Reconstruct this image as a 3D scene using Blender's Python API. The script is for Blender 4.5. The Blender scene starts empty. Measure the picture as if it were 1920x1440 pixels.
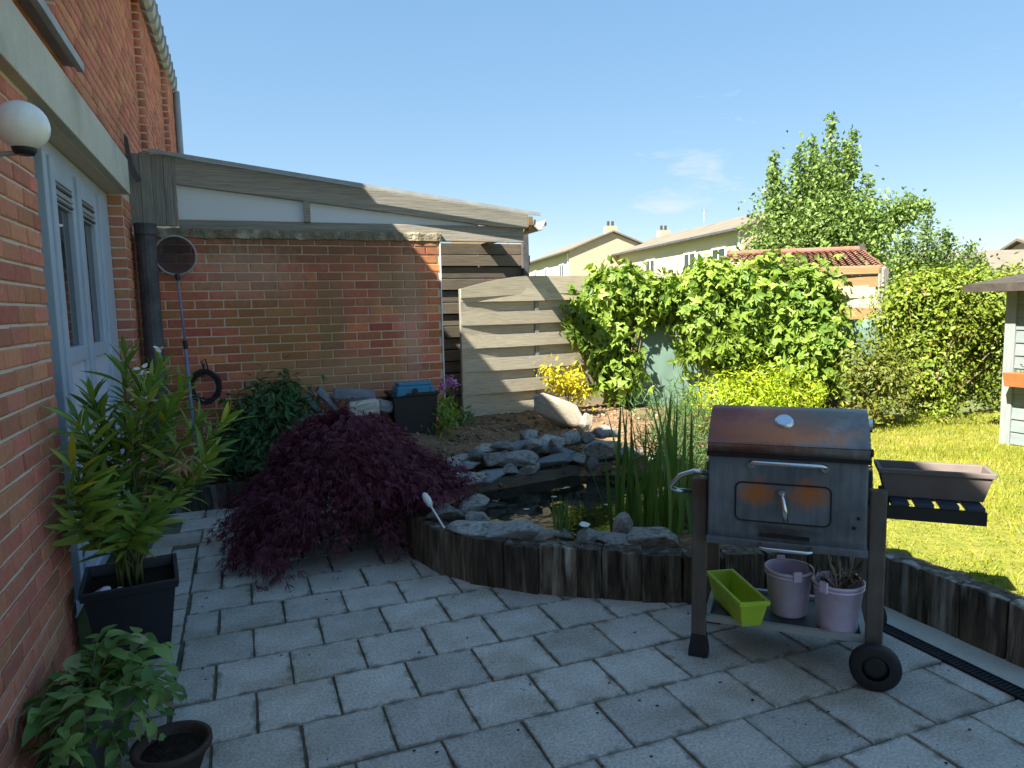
import bpy, bmesh, math, random
import numpy as np
from mathutils import Vector, Matrix
random.seed(7); RNG = np.random.default_rng(11)
SC = bpy.context.scene; COL = SC.collection
R = math.radians

# ---------------------------------------------------------------- camera
f_px, pitch, yaw, roll, EYE = 1320.0, .1083, .3659, -.0221, 1.55
fw = Vector((math.sin(yaw)*math.cos(pitch), math.cos(yaw)*math.cos(pitch), -math.sin(pitch)))
r0 = Vector((math.cos(yaw), -math.sin(yaw), 0)); u0 = r0.cross(fw)
rt = r0*math.cos(roll) + u0*math.sin(roll); up = -r0*math.sin(roll) + u0*math.cos(roll)
cam_d = bpy.data.cameras.new('camera'); cam = bpy.data.objects.new('camera', cam_d); COL.objects.link(cam)
cam_d.sensor_width = 36; cam_d.lens = 36*f_px/1920; cam_d.clip_start = .05; cam_d.clip_end = 2000
cam.matrix_world = Matrix(((rt.x, up.x, -fw.x, 0), (rt.y, up.y, -fw.y, 0), (rt.z, up.z, -fw.z, EYE), (0, 0, 0, 1)))
SC.camera = cam

# ---------------------------------------------------------------- light
SUN = Vector((-1.0, -.45, 1.2)).normalized()
W = bpy.data.worlds.new('World'); SC.world = W; W.use_nodes = True
nt = W.node_tree; bg = nt.nodes['Background']
sky = nt.nodes.new('ShaderNodeTexSky'); sky.sky_type = 'NISHITA'; sky.sun_disc = False
sky.sun_elevation = math.asin(SUN.z); sky.sun_rotation = math.atan2(SUN.x, SUN.y)
sky.air_density = 1.0; sky.dust_density = .15; sky.ozone_density = 2.5; sky.altitude = 1200
# thin wisps of cirrus over the whole sky
tc = nt.nodes.new('ShaderNodeTexCoord')
mp = nt.nodes.new('ShaderNodeMapping'); mp.inputs['Scale'].default_value = (5.5, 5.5, 17.0); mp.inputs['Location'].default_value = (.35, 1.9, .2)
nz = nt.nodes.new('ShaderNodeTexNoise'); nz.inputs['Scale'].default_value = 1.6; nz.inputs['Detail'].default_value = 8; nz.inputs['Roughness'].default_value = .62; nz.inputs['Distortion'].default_value = .5
cr = nt.nodes.new('ShaderNodeValToRGB'); cr.color_ramp.elements[0].position = .66; cr.color_ramp.elements[1].position = .92
cr.color_ramp.elements[1].color = (.65, .65, .65, 1)
mx = nt.nodes.new('ShaderNodeMixRGB'); mx.inputs[2].default_value = (1.95, 2.02, 2.1, 1)
nt.links.new(tc.outputs['Generated'], mp.inputs[0]); nt.links.new(mp.outputs[0], nz.inputs['Vector'])
cdir = (fw+rt*(350/1320)+up*(405/1320)).normalized()      # where the small cirrus patch stands in the sky
vs_ = nt.nodes.new('ShaderNodeVectorMath'); vs_.operation = 'DISTANCE'; vs_.inputs[1].default_value = cdir
nt.links.new(tc.outputs['Generated'], vs_.inputs[0])
cm = nt.nodes.new('ShaderNodeMapRange'); cm.inputs[1].default_value = .02; cm.inputs[2].default_value = .16; cm.inputs[3].default_value = .19; cm.inputs[4].default_value = 0; nt.links.new(vs_.outputs['Value'], cm.inputs[0])
ca_ = nt.nodes.new('ShaderNodeMath'); ca_.operation = 'ADD'; nt.links.new(nz.outputs['Fac'], ca_.inputs[0]); nt.links.new(cm.outputs[0], ca_.inputs[1])
nt.links.new(ca_.outputs[0], cr.inputs[0]); nt.links.new(cr.outputs[0], mx.inputs[0])
# the camera's soft tone curve, applied evenly to the whole sky
gm = nt.nodes.new('ShaderNodeGamma'); gm.inputs[1].default_value = .36; nt.links.new(sky.outputs[0], gm.inputs[0])
hs_ = nt.nodes.new('ShaderNodeHueSaturation'); hs_.inputs['Saturation'].default_value = 2.0; hs_.inputs['Value'].default_value = 1.10; nt.links.new(gm.outputs[0], hs_.inputs['Color'])
nt.links.new(hs_.outputs[0], mx.inputs[1]); nt.links.new(mx.outputs[0], bg.inputs[0])
bg.inputs[1].default_value = .12
sun_d = bpy.data.lights.new('sun', 'SUN'); sun_d.energy = 5.0; sun_d.angle = R(.55); sun_d.color = (1, .93, .80)
sun = bpy.data.objects.new('sun', sun_d); COL.objects.link(sun); sun.rotation_euler = SUN.to_track_quat('Z', 'Y').to_euler()
SC.view_settings.view_transform = 'Standard'; SC.view_settings.look = 'None'
SC.view_settings.exposure = 2.03; SC.view_settings.gamma = 1.0

# ---------------------------------------------------------------- helpers
def tag(o, label=None, cat=None, group=None, kind=None):
    if label: o['label'] = label
    if cat: o['category'] = cat
    if group: o['group'] = group
    if kind: o['kind'] = kind
    return o
def empty(name, loc=(0, 0, 0), rz=0, label=None, cat=None, group=None):
    o = bpy.data.objects.new(name, None); COL.objects.link(o); o.location = loc; o.rotation_euler = (0, 0, rz)
    o.empty_display_size = .1
    return tag(o, label, cat, group)
def link(name, me, parent=None, loc=(0, 0, 0), rot=(0, 0, 0), scale=(1, 1, 1)):
    o = bpy.data.objects.new(name, me); COL.objects.link(o); o.parent = parent
    o.location = loc; o.rotation_euler = rot; o.scale = scale
    return o
class MB:
    def __init__(s): s.v = []; s.f = []; s.m = []
    def add(s, vs, fs, mi=0):
        b = len(s.v); s.v += [tuple(v) for v in vs]; s.f += [tuple(b+i for i in q) for q in fs]; s.m += [mi]*len(fs); return s
    def box(s, x0, x1, y0, y1, z0, z1, mi=0):
        return s.add([(x0,y0,z0),(x1,y0,z0),(x1,y1,z0),(x0,y1,z0),(x0,y0,z1),(x1,y0,z1),(x1,y1,z1),(x0,y1,z1)],
                     [(0,3,2,1),(4,5,6,7),(0,1,5,4),(1,2,6,5),(2,3,7,6),(3,0,4,7)], mi)
    def bar(s, a, b, w, h, upv=(0,0,1), mi=0):
        a = Vector(a); b = Vector(b); d = (b-a).normalized(); sd = d.cross(Vector(upv))
        if sd.length < 1e-4: sd = d.cross(Vector((0,1,0)))
        sd.normalize(); u = sd.cross(d)
        vs = []
        for p in (a, b):
            for (i, j) in ((-1,-1),(1,-1),(1,1),(-1,1)): vs.append(p + sd*(i*w/2) + u*(j*h/2))
        return s.add(vs, [(3,2,1,0),(4,5,6,7),(0,1,5,4),(1,2,6,5),(2,3,7,6),(3,0,4,7)], mi)
    def tube(s, pts, r, n=8, closed=False, mi=0):
        pts = [Vector(p) for p in pts]; k = len(pts); rr = r if isinstance(r, (list, tuple)) else [r]*k
        vs = []; prev = None
        for i, p in enumerate(pts):
            if closed: d = pts[(i+1) % k]-pts[i-1]
            else: d = pts[min(i+1, k-1)]-pts[max(i-1, 0)]
            d.normalize()
            if prev is None:
                a = d.cross(Vector((0,0,1)))
                if a.length < .1: a = d.cross(Vector((1,0,0)))
            else: a = prev - d*prev.dot(d)
            a.normalize(); prev = a; b = d.cross(a)
            for j in range(n):
                t = 2*math.pi*j/n; vs.append(p + (a*math.cos(t)+b*math.sin(t))*rr[i])
        fs = []
        for i in range(k if closed else k-1):
            i2 = (i+1) % k
            for j in range(n): fs.append((i*n+j, i*n+(j+1) % n, i2*n+(j+1) % n, i2*n+j))
        if not closed: fs += [tuple(range(n-1, -1, -1)), tuple((k-1)*n+j for j in range(n))]
        return s.add(vs, fs, mi)
    def lathe(s, prof, n=20, c=(0,0,0), mi=0):
        vs = []; fs = []
        for (r, z) in prof:
            for j in range(n):
                t = 2*math.pi*j/n; vs.append((c[0]+r*math.cos(t), c[1]+r*math.sin(t), c[2]+z))
        for i in range(len(prof)-1):
            for j in range(n): fs.append((i*n+j, i*n+(j+1) % n, (i+1)*n+(j+1) % n, (i+1)*n+j))
        return s.add(vs, fs, mi)
    def prism(s, poly, y0, y1, axis='y', mi=0):
        n = len(poly)
        if axis == 'y': vs = [(a, y0, b) for a, b in poly]+[(a, y1, b) for a, b in poly]
        elif axis == 'x': vs = [(y0, a, b) for a, b in poly]+[(y1, a, b) for a, b in poly]
        else: vs = [(a, b, y0) for a, b in poly]+[(a, b, y1) for a, b in poly]
        fs = [tuple(range(n-1, -1, -1)), tuple(range(n, 2*n))]+[(i, (i+1) % n, n+(i+1) % n, n+i) for i in range(n)]
        return s.add(vs, fs, mi)
    def mesh(s, name, mats, smooth=False, bevel=0, seg=2):
        me = bpy.data.meshes.new(name); me.from_pydata(s.v, [], s.f)
        mats = mats if isinstance(mats, (list, tuple)) else [mats]
        for m in mats: me.materials.append(m)
        if len(mats) > 1: me.polygons.foreach_set('material_index', s.m)
        bm = bmesh.new(); bm.from_mesh(me)
        bmesh.ops.recalc_face_normals(bm, faces=bm.faces)
        if bevel: bmesh.ops.bevel(bm, geom=bm.edges[:], offset=bevel, segments=seg, affect='EDGES', profile=.6, clamp_overlap=True)
        bm.to_mesh(me); bm.free()
        if smooth: me.polygons.foreach_set('use_smooth', [True]*len(me.polygons))
        me.update(); return me
    def build(s, name, mats, parent=None, smooth=False, bevel=0, seg=2, loc=(0,0,0), rot=(0,0,0)):
        return link(name, s.mesh(name, mats, smooth, bevel, seg), parent, loc, rot)
def np_mesh(name, V, F, mat, rnd=None, smooth=False):
    me = bpy.data.meshes.new(name); V = np.asarray(V, np.float32); F = np.asarray(F, np.int32)
    me.vertices.add(len(V)); me.vertices.foreach_set('co', V.ravel())
    k = F.shape[1]; me.loops.add(F.size); me.loops.foreach_set('vertex_index', F.ravel())
    me.polygons.add(len(F)); me.polygons.foreach_set('loop_start', np.arange(0, F.size, k, dtype=np.int32))
    try: me.polygons.foreach_set('loop_total', np.full(len(F), k, np.int32))
    except Exception: pass
    me.materials.append(mat)
    if rnd is not None:
        a = me.attributes.new('rnd', 'FLOAT', 'POINT'); a.data.foreach_set('value', np.asarray(rnd, np.float32))
    me.update(calc_edges=True); me.validate()
    if smooth: me.polygons.foreach_set('use_smooth', [True]*len(me.polygons))
    return me
def unit(a): return a/np.maximum(np.linalg.norm(a, axis=1, keepdims=True), 1e-6)

# ---------------------------------------------------------------- materials
def base_mat(name):
    m = bpy.data.materials.new(name); m.use_nodes = True; n = m.node_tree
    return m, n, n.nodes['Principled BSDF']
def pm(name, c1, c2, scale=8, rough=.85, bump=.3, rnd=.12, stretch=(1,1,1), metal=0, spec=.35, detail=6, c3=None, s3=2.0, t3=(.5,.7), bdist=.004, space='pos', fine=None, hue=0.0):
    """noise-mixed two-colour material; optional third colour in large patches; value varies per object / per piece"""
    m, n, b = base_mat(name); N = n.nodes; Lk = n.links.new
    if space == 'pos': src = N.new('ShaderNodeNewGeometry').outputs['Position']
    else: src = N.new('ShaderNodeTexCoord').outputs['Object']
    oi = N.new('ShaderNodeObjectInfo'); at = N.new('ShaderNodeAttribute'); at.attribute_name = 'rnd'
    ad = N.new('ShaderNodeMath'); ad.operation = 'ADD'; Lk(oi.outputs['Random'], ad.inputs[0]); Lk(at.outputs['Fac'], ad.inputs[1])
    fr = N.new('ShaderNodeMath'); fr.operation = 'FRACT'; Lk(ad.outputs[0], fr.inputs[0])
    if space != 'pos':
        sc_ = N.new('ShaderNodeMath'); sc_.operation = 'MULTIPLY'; sc_.inputs[1].default_value = 37.0; Lk(fr.outputs[0], sc_.inputs[0])
        va = N.new('ShaderNodeVectorMath'); va.operation = 'ADD'; Lk(src, va.inputs[0]); Lk(sc_.outputs[0], va.inputs[1]); src = va.outputs[0]
    mpn = N.new('ShaderNodeMapping'); mpn.inputs['Scale'].default_value = stretch; Lk(src, mpn.inputs[0])
    nz = N.new('ShaderNodeTexNoise'); nz.inputs['Scale'].default_value = scale; nz.inputs['Detail'].default_value = detail; nz.inputs['Roughness'].default_value = .65
    Lk(mpn.outputs[0], nz.inputs['Vector'])
    rp = N.new('ShaderNodeValToRGB'); rp.color_ramp.elements[0].position = .32; rp.color_ramp.elements[1].position = .68
    rp.color_ramp.elements[0].color = (*c1, 1); rp.color_ramp.elements[1].color = (*c2, 1); Lk(nz.outputs['Fac'], rp.inputs[0])
    col = rp.outputs[0]
    if c3:
        n3 = N.new('ShaderNodeTexNoise'); n3.inputs['Scale'].default_value = s3; n3.inputs['Detail'].default_value = 5; Lk(mpn.outputs[0] if space != 'pos' else src, n3.inputs['Vector'])
        r3 = N.new('ShaderNodeMapRange'); r3.inputs[1].default_value = t3[0]; r3.inputs[2].default_value = t3[1]; Lk(n3.outputs['Fac'], r3.inputs[0])
        m3 = N.new('ShaderNodeMixRGB'); m3.inputs[2].default_value = (*c3, 1); Lk(r3.outputs[0], m3.inputs[0]); Lk(col, m3.inputs[1]); col = m3.outputs[0]
    if fine:
        nf = N.new('ShaderNodeTexNoise'); nf.inputs['Scale'].default_value = fine[0]; nf.inputs['Detail'].default_value = 3; Lk(src, nf.inputs['Vector'])
        rf = N.new('ShaderNodeMapRange'); rf.inputs[1].default_value = .3; rf.inputs[2].default_value = .7; rf.inputs[3].default_value = 1-fine[1]; rf.inputs[4].default_value = 1+fine[1]; Lk(nf.outputs['Fac'], rf.inputs[0])
        mf = N.new('ShaderNodeMixRGB'); mf.blend_type = 'MULTIPLY'; mf.inputs[0].default_value = 1; Lk(col, mf.inputs[1]); Lk(rf.outputs[0], mf.inputs[2]); col = mf.outputs[0]
    hs = N.new('ShaderNodeHueSaturation'); mr = N.new('ShaderNodeMapRange'); mr.inputs[3].default_value = 1-rnd; mr.inputs[4].default_value = 1+rnd
    Lk(fr.outputs[0], mr.inputs[0]); Lk(mr.outputs[0], hs.inputs['Value']); Lk(col, hs.inputs['Color'])
    if hue:
        f2 = N.new('ShaderNodeMath'); f2.operation = 'MULTIPLY'; f2.inputs[1].default_value = 7.31; Lk(fr.outputs[0], f2.inputs[0])
        f3 = N.new('ShaderNodeMath'); f3.operation = 'FRACT'; Lk(f2.outputs[0], f3.inputs[0])
        mh = N.new('ShaderNodeMapRange'); mh.inputs[3].default_value = .5-hue; mh.inputs[4].default_value = .5+hue; Lk(f3.outputs[0], mh.inputs[0]); Lk(mh.outputs[0], hs.inputs['Hue'])
    Lk(hs.outputs[0], b.inputs['Base Color'])
    b.inputs['Roughness'].default_value = rough; b.inputs['Metallic'].default_value = metal
    b.inputs['Specular IOR Level'].default_value = spec
    if bump:
        bp = N.new('ShaderNodeBump'); bp.inputs['Strength'].default_value = bump; bp.inputs['Distance'].default_value = bdist
        n2 = N.new('ShaderNodeTexNoise'); n2.inputs['Scale'].default_value = scale*3; n2.inputs['Detail'].default_value = 5; Lk(mpn.outputs[0], n2.inputs['Vector'])
        Lk(n2.outputs['Fac'], bp.inputs['Height']); Lk(bp.outputs[0], b.inputs['Normal'])
    m['col_socket'] = 0
    return m
def leafmat(name, c1, c2, c3=None, trans=.35, rough=.5, obj=False, p3=.9):
    m, n, b = base_mat(name); N = n.nodes; Lk = n.links.new
    if obj:
        at = N.new('ShaderNodeAttribute'); at.attribute_name = 'rnd'; ad = N.new('ShaderNodeMath'); ad.operation = 'ADD'; fr = N.new('ShaderNodeMath'); fr.operation = 'FRACT'
        Lk(N.new('ShaderNodeObjectInfo').outputs['Random'], ad.inputs[0]); Lk(at.outputs['Fac'], ad.inputs[1]); Lk(ad.outputs[0], fr.inputs[0]); fac = fr.outputs[0]
    else:
        at = N.new('ShaderNodeAttribute'); at.attribute_name = 'rnd'; fac = at.outputs['Fac']
    rp = N.new('ShaderNodeValToRGB'); rp.color_ramp.elements[0].color = (*c1, 1); rp.color_ramp.elements[1].color = (*c2, 1)
    if c3:
        rp.color_ramp.elements[1].position = p3-.04; e = rp.color_ramp.elements.new(p3); e.color = (*c3, 1)
    Lk(fac, rp.inputs[0]); Lk(rp.outputs[0], b.inputs['Base Color'])
    b.inputs['Roughness'].default_value = rough; b.inputs['Specular IOR Level'].default_value = .35
    tr = N.new('ShaderNodeBsdfTranslucent'); hs = N.new('ShaderNodeHueSaturation'); hs.inputs['Value'].default_value = 1.25; hs.inputs['Saturation'].default_value = 1.1
    Lk(rp.outputs[0], hs.inputs['Color']); Lk(hs.outputs[0], tr.inputs[0])
    ms = N.new('ShaderNodeMixShader'); ms.inputs[0].default_value = trans; Lk(b.outputs[0], ms.inputs[1]); Lk(tr.outputs[0], ms.inputs[2])
    Lk(ms.outputs[0], n.nodes['Material Output'].inputs[0]); return m
def plain(name, c, rough=.5, metal=0, spec=.5, **k):
    return pm(name, tuple(x*.9 for x in c), tuple(min(1, x*1.1) for x in c), scale=k.get('scale', 14), rough=rough, metal=metal, spec=spec, bump=k.get('bump', .08), rnd=k.get('rnd', .03), bdist=.002)

def add_stain(m, blobs, streak=None):
    """real stains of a fixed shape on a wall: list of (centre, radius xyz, colour, strength), broken up by noise"""
    n = m.node_tree; N = n.nodes; Lk = n.links.new; b = N['Principled BSDF']
    src = b.inputs['Base Color'].links[0].from_socket
    pos = N.new('ShaderNodeNewGeometry').outputs['Position']
    for (c, r, colr, st, ns, stretch) in blobs:
        sb = N.new('ShaderNodeVectorMath'); sb.operation = 'SUBTRACT'; sb.inputs[1].default_value = c; Lk(pos, sb.inputs[0])
        dv = N.new('ShaderNodeVectorMath'); dv.operation = 'DIVIDE'; dv.inputs[1].default_value = r; Lk(sb.outputs[0], dv.inputs[0])
        ln = N.new('ShaderNodeVectorMath'); ln.operation = 'LENGTH'; Lk(dv.outputs[0], ln.inputs[0])
        mp_ = N.new('ShaderNodeMapping'); mp_.inputs['Scale'].default_value = stretch; Lk(pos, mp_.inputs[0])
        nz = N.new('ShaderNodeTexNoise'); nz.inputs['Scale'].default_value = ns; nz.inputs['Detail'].default_value = 6; nz.inputs['Roughness'].default_value = .65; Lk(mp_.outputs[0], nz.inputs['Vector'])
        ad = N.new('ShaderNodeMath'); ad.operation = 'MULTIPLY_ADD'; ad.inputs[1].default_value = 2.2; ad.inputs[2].default_value = -1.1; Lk(nz.outputs['Fac'], ad.inputs[0])
        sm = N.new('ShaderNodeMath'); sm.operation = 'ADD'; Lk(ad.outputs[0], sm.inputs[0]); Lk(ln.outputs['Value'], sm.inputs[1])
        mr = N.new('ShaderNodeMapRange'); mr.inputs[1].default_value = 1.15; mr.inputs[2].default_value = .45; mr.inputs[3].default_value = 0; mr.inputs[4].default_value = st; Lk(sm.outputs[0], mr.inputs[0])
        mxn = N.new('ShaderNodeMixRGB'); mxn.inputs[2].default_value = (*colr, 1); Lk(mr.outputs[0], mxn.inputs[0]); Lk(src, mxn.inputs[1]); src = mxn.outputs[0]
    Lk(src, b.inputs['Base Color']); return m

M = {}
M['brick'] = pm('house_brick', (.47,.16,.095), (.56,.23,.145), scale=30, rough=.92, bump=.5, rnd=.22, hue=.012, c3=(.44,.20,.125), s3=5, t3=(.5,.75), spec=.2)
M['mortar'] = pm('mortar', (.58,.49,.40), (.68,.58,.47), scale=40, rough=.95, bump=.5, rnd=0, spec=.15)
M['wbrick'] = pm('garden_wall_brick', (.48,.14,.070), (.60,.21,.11), scale=30, rough=.92, bump=.5, rnd=.28, hue=.015, spec=.2)
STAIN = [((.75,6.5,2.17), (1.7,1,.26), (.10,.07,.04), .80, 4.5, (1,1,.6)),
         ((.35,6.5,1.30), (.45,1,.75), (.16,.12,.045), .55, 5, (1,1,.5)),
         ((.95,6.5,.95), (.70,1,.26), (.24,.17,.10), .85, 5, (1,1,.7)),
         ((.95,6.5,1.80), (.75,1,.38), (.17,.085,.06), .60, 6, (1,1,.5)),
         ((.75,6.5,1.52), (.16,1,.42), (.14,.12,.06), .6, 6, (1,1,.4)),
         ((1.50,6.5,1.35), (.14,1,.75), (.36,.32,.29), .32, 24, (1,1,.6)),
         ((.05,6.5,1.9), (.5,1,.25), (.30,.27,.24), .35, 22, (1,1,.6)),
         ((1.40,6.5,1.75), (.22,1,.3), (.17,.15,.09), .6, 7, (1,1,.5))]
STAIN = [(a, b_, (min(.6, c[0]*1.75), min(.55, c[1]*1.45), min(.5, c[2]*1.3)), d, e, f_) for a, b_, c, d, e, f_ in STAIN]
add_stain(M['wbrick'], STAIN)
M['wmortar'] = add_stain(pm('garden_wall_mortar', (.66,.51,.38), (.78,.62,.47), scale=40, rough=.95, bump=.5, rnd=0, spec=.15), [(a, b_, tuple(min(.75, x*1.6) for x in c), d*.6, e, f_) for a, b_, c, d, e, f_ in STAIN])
M['cap'] = pm('mossy_mortar_capping', (.26,.225,.165), (.15,.125,.08), scale=14, rough=.95, bump=.9, rnd=0, bdist=.02, c3=(.42,.38,.30), s3=9, t3=(.55,.7), spec=.15)
M['paver'] = pm('concrete_paver', (.42,.385,.33), (.56,.52,.45), scale=5, rough=.93, bump=.55, rnd=.13, c3=(.36,.30,.22), s3=2.6, t3=(.5,.75), fine=(95,.27), spec=.2, bdist=.003, hue=.006)
def edge_dirt(m, sx, sy, colr):
    n = m.node_tree; N = n.nodes; Lk = n.links.new; b = N['Principled BSDF']; src = b.inputs['Base Color'].links[0].from_socket
    oc = N.new('ShaderNodeTexCoord').outputs['Object']; sp = N.new('ShaderNodeSeparateXYZ'); Lk(oc, sp.inputs[0]); d_ = []
    for ax, full in ((0, sx), (1, sy)):
        a = N.new('ShaderNodeMath'); a.operation = 'SUBTRACT'; a.inputs[0].default_value = full; Lk(sp.outputs[ax], a.inputs[1])
        mi = N.new('ShaderNodeMath'); mi.operation = 'MINIMUM'; Lk(sp.outputs[ax], mi.inputs[0]); Lk(a.outputs[0], mi.inputs[1]); d_.append(mi.outputs[0])
    mi = N.new('ShaderNodeMath'); mi.operation = 'MINIMUM'; Lk(d_[0], mi.inputs[0]); Lk(d_[1], mi.inputs[1])
    nz = N.new('ShaderNodeTexNoise'); nz.inputs['Scale'].default_value = 16; nz.inputs['Detail'].default_value = 6; Lk(N.new('ShaderNodeNewGeometry').outputs['Position'], nz.inputs['Vector'])
    ad = N.new('ShaderNodeMath'); ad.operation = 'MULTIPLY_ADD'; ad.inputs[1].default_value = .11; ad.inputs[2].default_value = -.055; Lk(nz.outputs['Fac'], ad.inputs[0])
    sm = N.new('ShaderNodeMath'); sm.operation = 'ADD'; Lk(ad.outputs[0], sm.inputs[0]); Lk(mi.outputs[0], sm.inputs[1])
    mr = N.new('ShaderNodeMapRange'); mr.inputs[1].default_value = .016; mr.inputs[2].default_value = -.012; mr.inputs[3].default_value = 0; mr.inputs[4].default_value = .7; Lk(sm.outputs[0], mr.inputs[0])
    mxn = N.new('ShaderNodeMixRGB'); mxn.inputs[2].default_value = (*colr, 1); Lk(mr.outputs[0], mxn.inputs[0]); Lk(src, mxn.inputs[1]); Lk(mxn.outputs[0], b.inputs['Base Color']); return m
edge_dirt(M['paver'], .30, .30, (.12,.10,.07))
M['joint'] = pm('sandy_joint', (.11,.10,.075), (.20,.18,.13), scale=25, rough=1, bump=.8, rnd=0, c3=(.05,.065,.03), s3=4, spec=.1)
M['concrete'] = pm('concrete', (.50,.475,.40), (.58,.55,.47), scale=5, rough=.9, bump=.3, rnd=.02, fine=(120,.08), c3=(.33,.31,.25), s3=1.5)
M['wood'] = pm('weathered_grey_board', (.24,.21,.16), (.66,.59,.47), scale=6, rough=.9, bump=.6, rnd=.14, stretch=(.9,30,62), c3=(.56,.45,.30), s3=2.2, t3=(.45,.7), space='obj', spec=.2)
M['woodx'] = pm('weathered_grey_timber', (.13,.12,.10), (.42,.39,.34), scale=6, rough=.9, bump=.6, rnd=.08, stretch=(.8,30,60), space='obj', spec=.2, c3=(.40,.36,.30), s3=2)
M['woodz'] = pm('weathered_vertical_plank', (.12,.115,.10), (.40,.38,.34), scale=6, rough=.9, bump=.6, rnd=.14, stretch=(55,30,.9), space='obj', spec=.2, c3=(.20,.19,.17), s3=2)
M['neww'] = pm('ochre_fence_board', (.22,.135,.06), (.33,.21,.10), scale=5, rough=.8, bump=.4, rnd=.2, stretch=(.9,30,60), space='obj', spec=.25, c3=(.34,.26,.17), s3=2)
M['sleeper'] = pm('creosoted_sleeper', (.022,.019,.016), (.20,.155,.11), scale=3, rough=.9, bump=1.0, rnd=.45, stretch=(9,9,1.0), space='obj', spec=.25, bdist=.012, c3=(.36,.33,.28), s3=1.6, t3=(.55,.68))
M['plank'] = pm('wet_plank', (.07,.06,.05), (.16,.14,.115), scale=4, rough=.8, bump=.6, rnd=.2, stretch=(1.5,10,14), space='obj')
M['pvc'] = pm('pale_blue_grey_pvc', (.38,.45,.54), (.45,.52,.61), scale=3, rough=.45, bump=.05, rnd=.03, spec=.5)
M['pvcp'] = pm('pale_grey_door_panel', (.54,.56,.66), (.60,.62,.71), scale=2, rough=.5, bump=.05, rnd=.03)
M['zinc'] = pm('grey_zinc', (.30,.31,.31), (.42,.43,.42), scale=5, rough=.6, bump=.15, rnd=.1, metal=.2)
M['darkpipe'] = pm('dark_weathered_pipe', (.045,.045,.05), (.10,.10,.105), scale=9, rough=.6, bump=.2, rnd=0)
M['globe'] = plain('opal_glass', (.80,.80,.76), rough=.25)
M['black'] = plain('black_plastic', (.015,.015,.017), rough=.55)
M['blackm'] = plain('matte_black', (.012,.012,.013), rough=.8)
M['potblack'] = plain('anthracite_pot_plastic', (.018,.020,.026), rough=.42)
M['soil'] = pm('dry_garden_soil', (.15,.095,.055), (.29,.195,.115), scale=14, rough=1, bump=1, rnd=0, bdist=.03, c3=(.10,.07,.045), s3=3, t3=(.5,.7), spec=.1, fine=(60,.35))
M['potsoil'] = pm('dark_potting_soil', (.015,.011,.008), (.05,.035,.024), scale=40, rough=1, bump=1, rnd=0, bdist=.02, spec=.1)
M['stone'] = pm('grey_field_stone', (.27,.265,.245), (.55,.55,.51), scale=9, rough=.9, bump=.9, rnd=.35, hue=.02, bdist=.02, c3=(.17,.17,.11), s3=4, space='obj', spec=.25, fine=(70,.2))
M['slate'] = pm('blue_grey_slate', (.15,.16,.17), (.29,.30,.31), scale=7, rough=.8, bump=.7, rnd=.25, bdist=.012, stretch=(1,1,4), space='obj', fine=(60,.15))
M['sand'] = pm('tan_sandstone', (.36,.32,.25), (.50,.46,.37), scale=8, rough=.95, bump=.6, rnd=.1, bdist=.015, space='obj', fine=(80,.15), spec=.15)
M['grassg'] = pm('lawn_ground', (.11,.14,.02), (.22,.20,.045), scale=6, rough=1, bump=.8, rnd=0, bdist=.03, c3=(.26,.20,.09), s3=2.2, t3=(.55,.75), spec=.1)
M['field'] = pm('far_ground', (.07,.10,.03), (.13,.14,.06), scale=.6, rough=1, bump=0, rnd=0, spec=.1)
M['render'] = pm('cream_render', (.50,.44,.30), (.54,.48,.33), scale=.5, rough=.9, bump=.1, rnd=.02)
M['gable'] = pm('tan_gable_brick', (.38,.31,.22), (.43,.35,.25), scale=3, rough=.95, bump=.1, rnd=.02)
M['farroof'] = pm('grey_brown_roof', (.13,.115,.09), (.18,.16,.125), scale=.8, rough=.95, bump=.1, rnd=.05)
M['redtile'] = pm('red_clay_tile', (.17,.075,.055), (.25,.115,.085), scale=5, rough=.9, bump=.3, rnd=.2, c3=(.17,.09,.07), s3=1.5)
M['glass'] = plain('dark_window_glass', (.03,.035,.04), rough=.06, spec=.6, bump=0)
M['white'] = plain('white_paint', (.75,.75,.73), rough=.5)
M['shed'] = pm('pale_blue_shed_paint', (.15,.185,.19), (.20,.235,.24), scale=5, rough=.7, bump=.3, rnd=.05, stretch=(1,1,8))
M['felt'] = pm('dark_roof_felt', (.035,.030,.026), (.07,.06,.05), scale=12, rough=1, bump=.5, rnd=0)
M['orange'] = plain('terracotta_orange_plastic', (.52,.13,.045), rough=.55)
M['chrome'] = pm('chromed_steel', (.62,.63,.64), (.74,.75,.76), scale=30, rough=.25, bump=0, rnd=0, metal=1)
M['lilac'] = plain('lilac_plastic', (.70,.60,.78), rough=.45, rnd=.0)
M['lime'] = plain('lime_green_plastic', (.40,.56,.03), rough=.5)
M['trough'] = pm('taupe_planter_plastic', (.135,.11,.105), (.18,.15,.14), scale=8, rough=.7, bump=.2, rnd=0)
M['blue'] = plain('blue_plastic', (.035,.21,.34), rough=.55)
M['bluepole'] = plain('blue_grey_pole', (.20,.23,.36), rough=.5)
M['bark'] = pm('bark', (.07,.05,.035), (.15,.115,.08), scale=14, rough=1, bump=.8, rnd=.15, stretch=(4,4,1))
M['twig'] = pm('twig', (.10,.075,.045), (.18,.14,.08), scale=14, rough=1, bump=.3, rnd=.15)
M['gstem'] = pm('green_stem', (.09,.11,.035), (.16,.16,.06), scale=10, rough=.7, bump=.2, rnd=.15)
M['brownpot'] = pm('dark_brown_pot', (.035,.022,.016), (.065,.042,.03), scale=8, rough=.7, bump=.3, rnd=0)
M['greypot'] = pm('grey_mauve_pot', (.09,.085,.10), (.14,.13,.15), scale=8, rough=.6, bump=.15, rnd=0)
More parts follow.
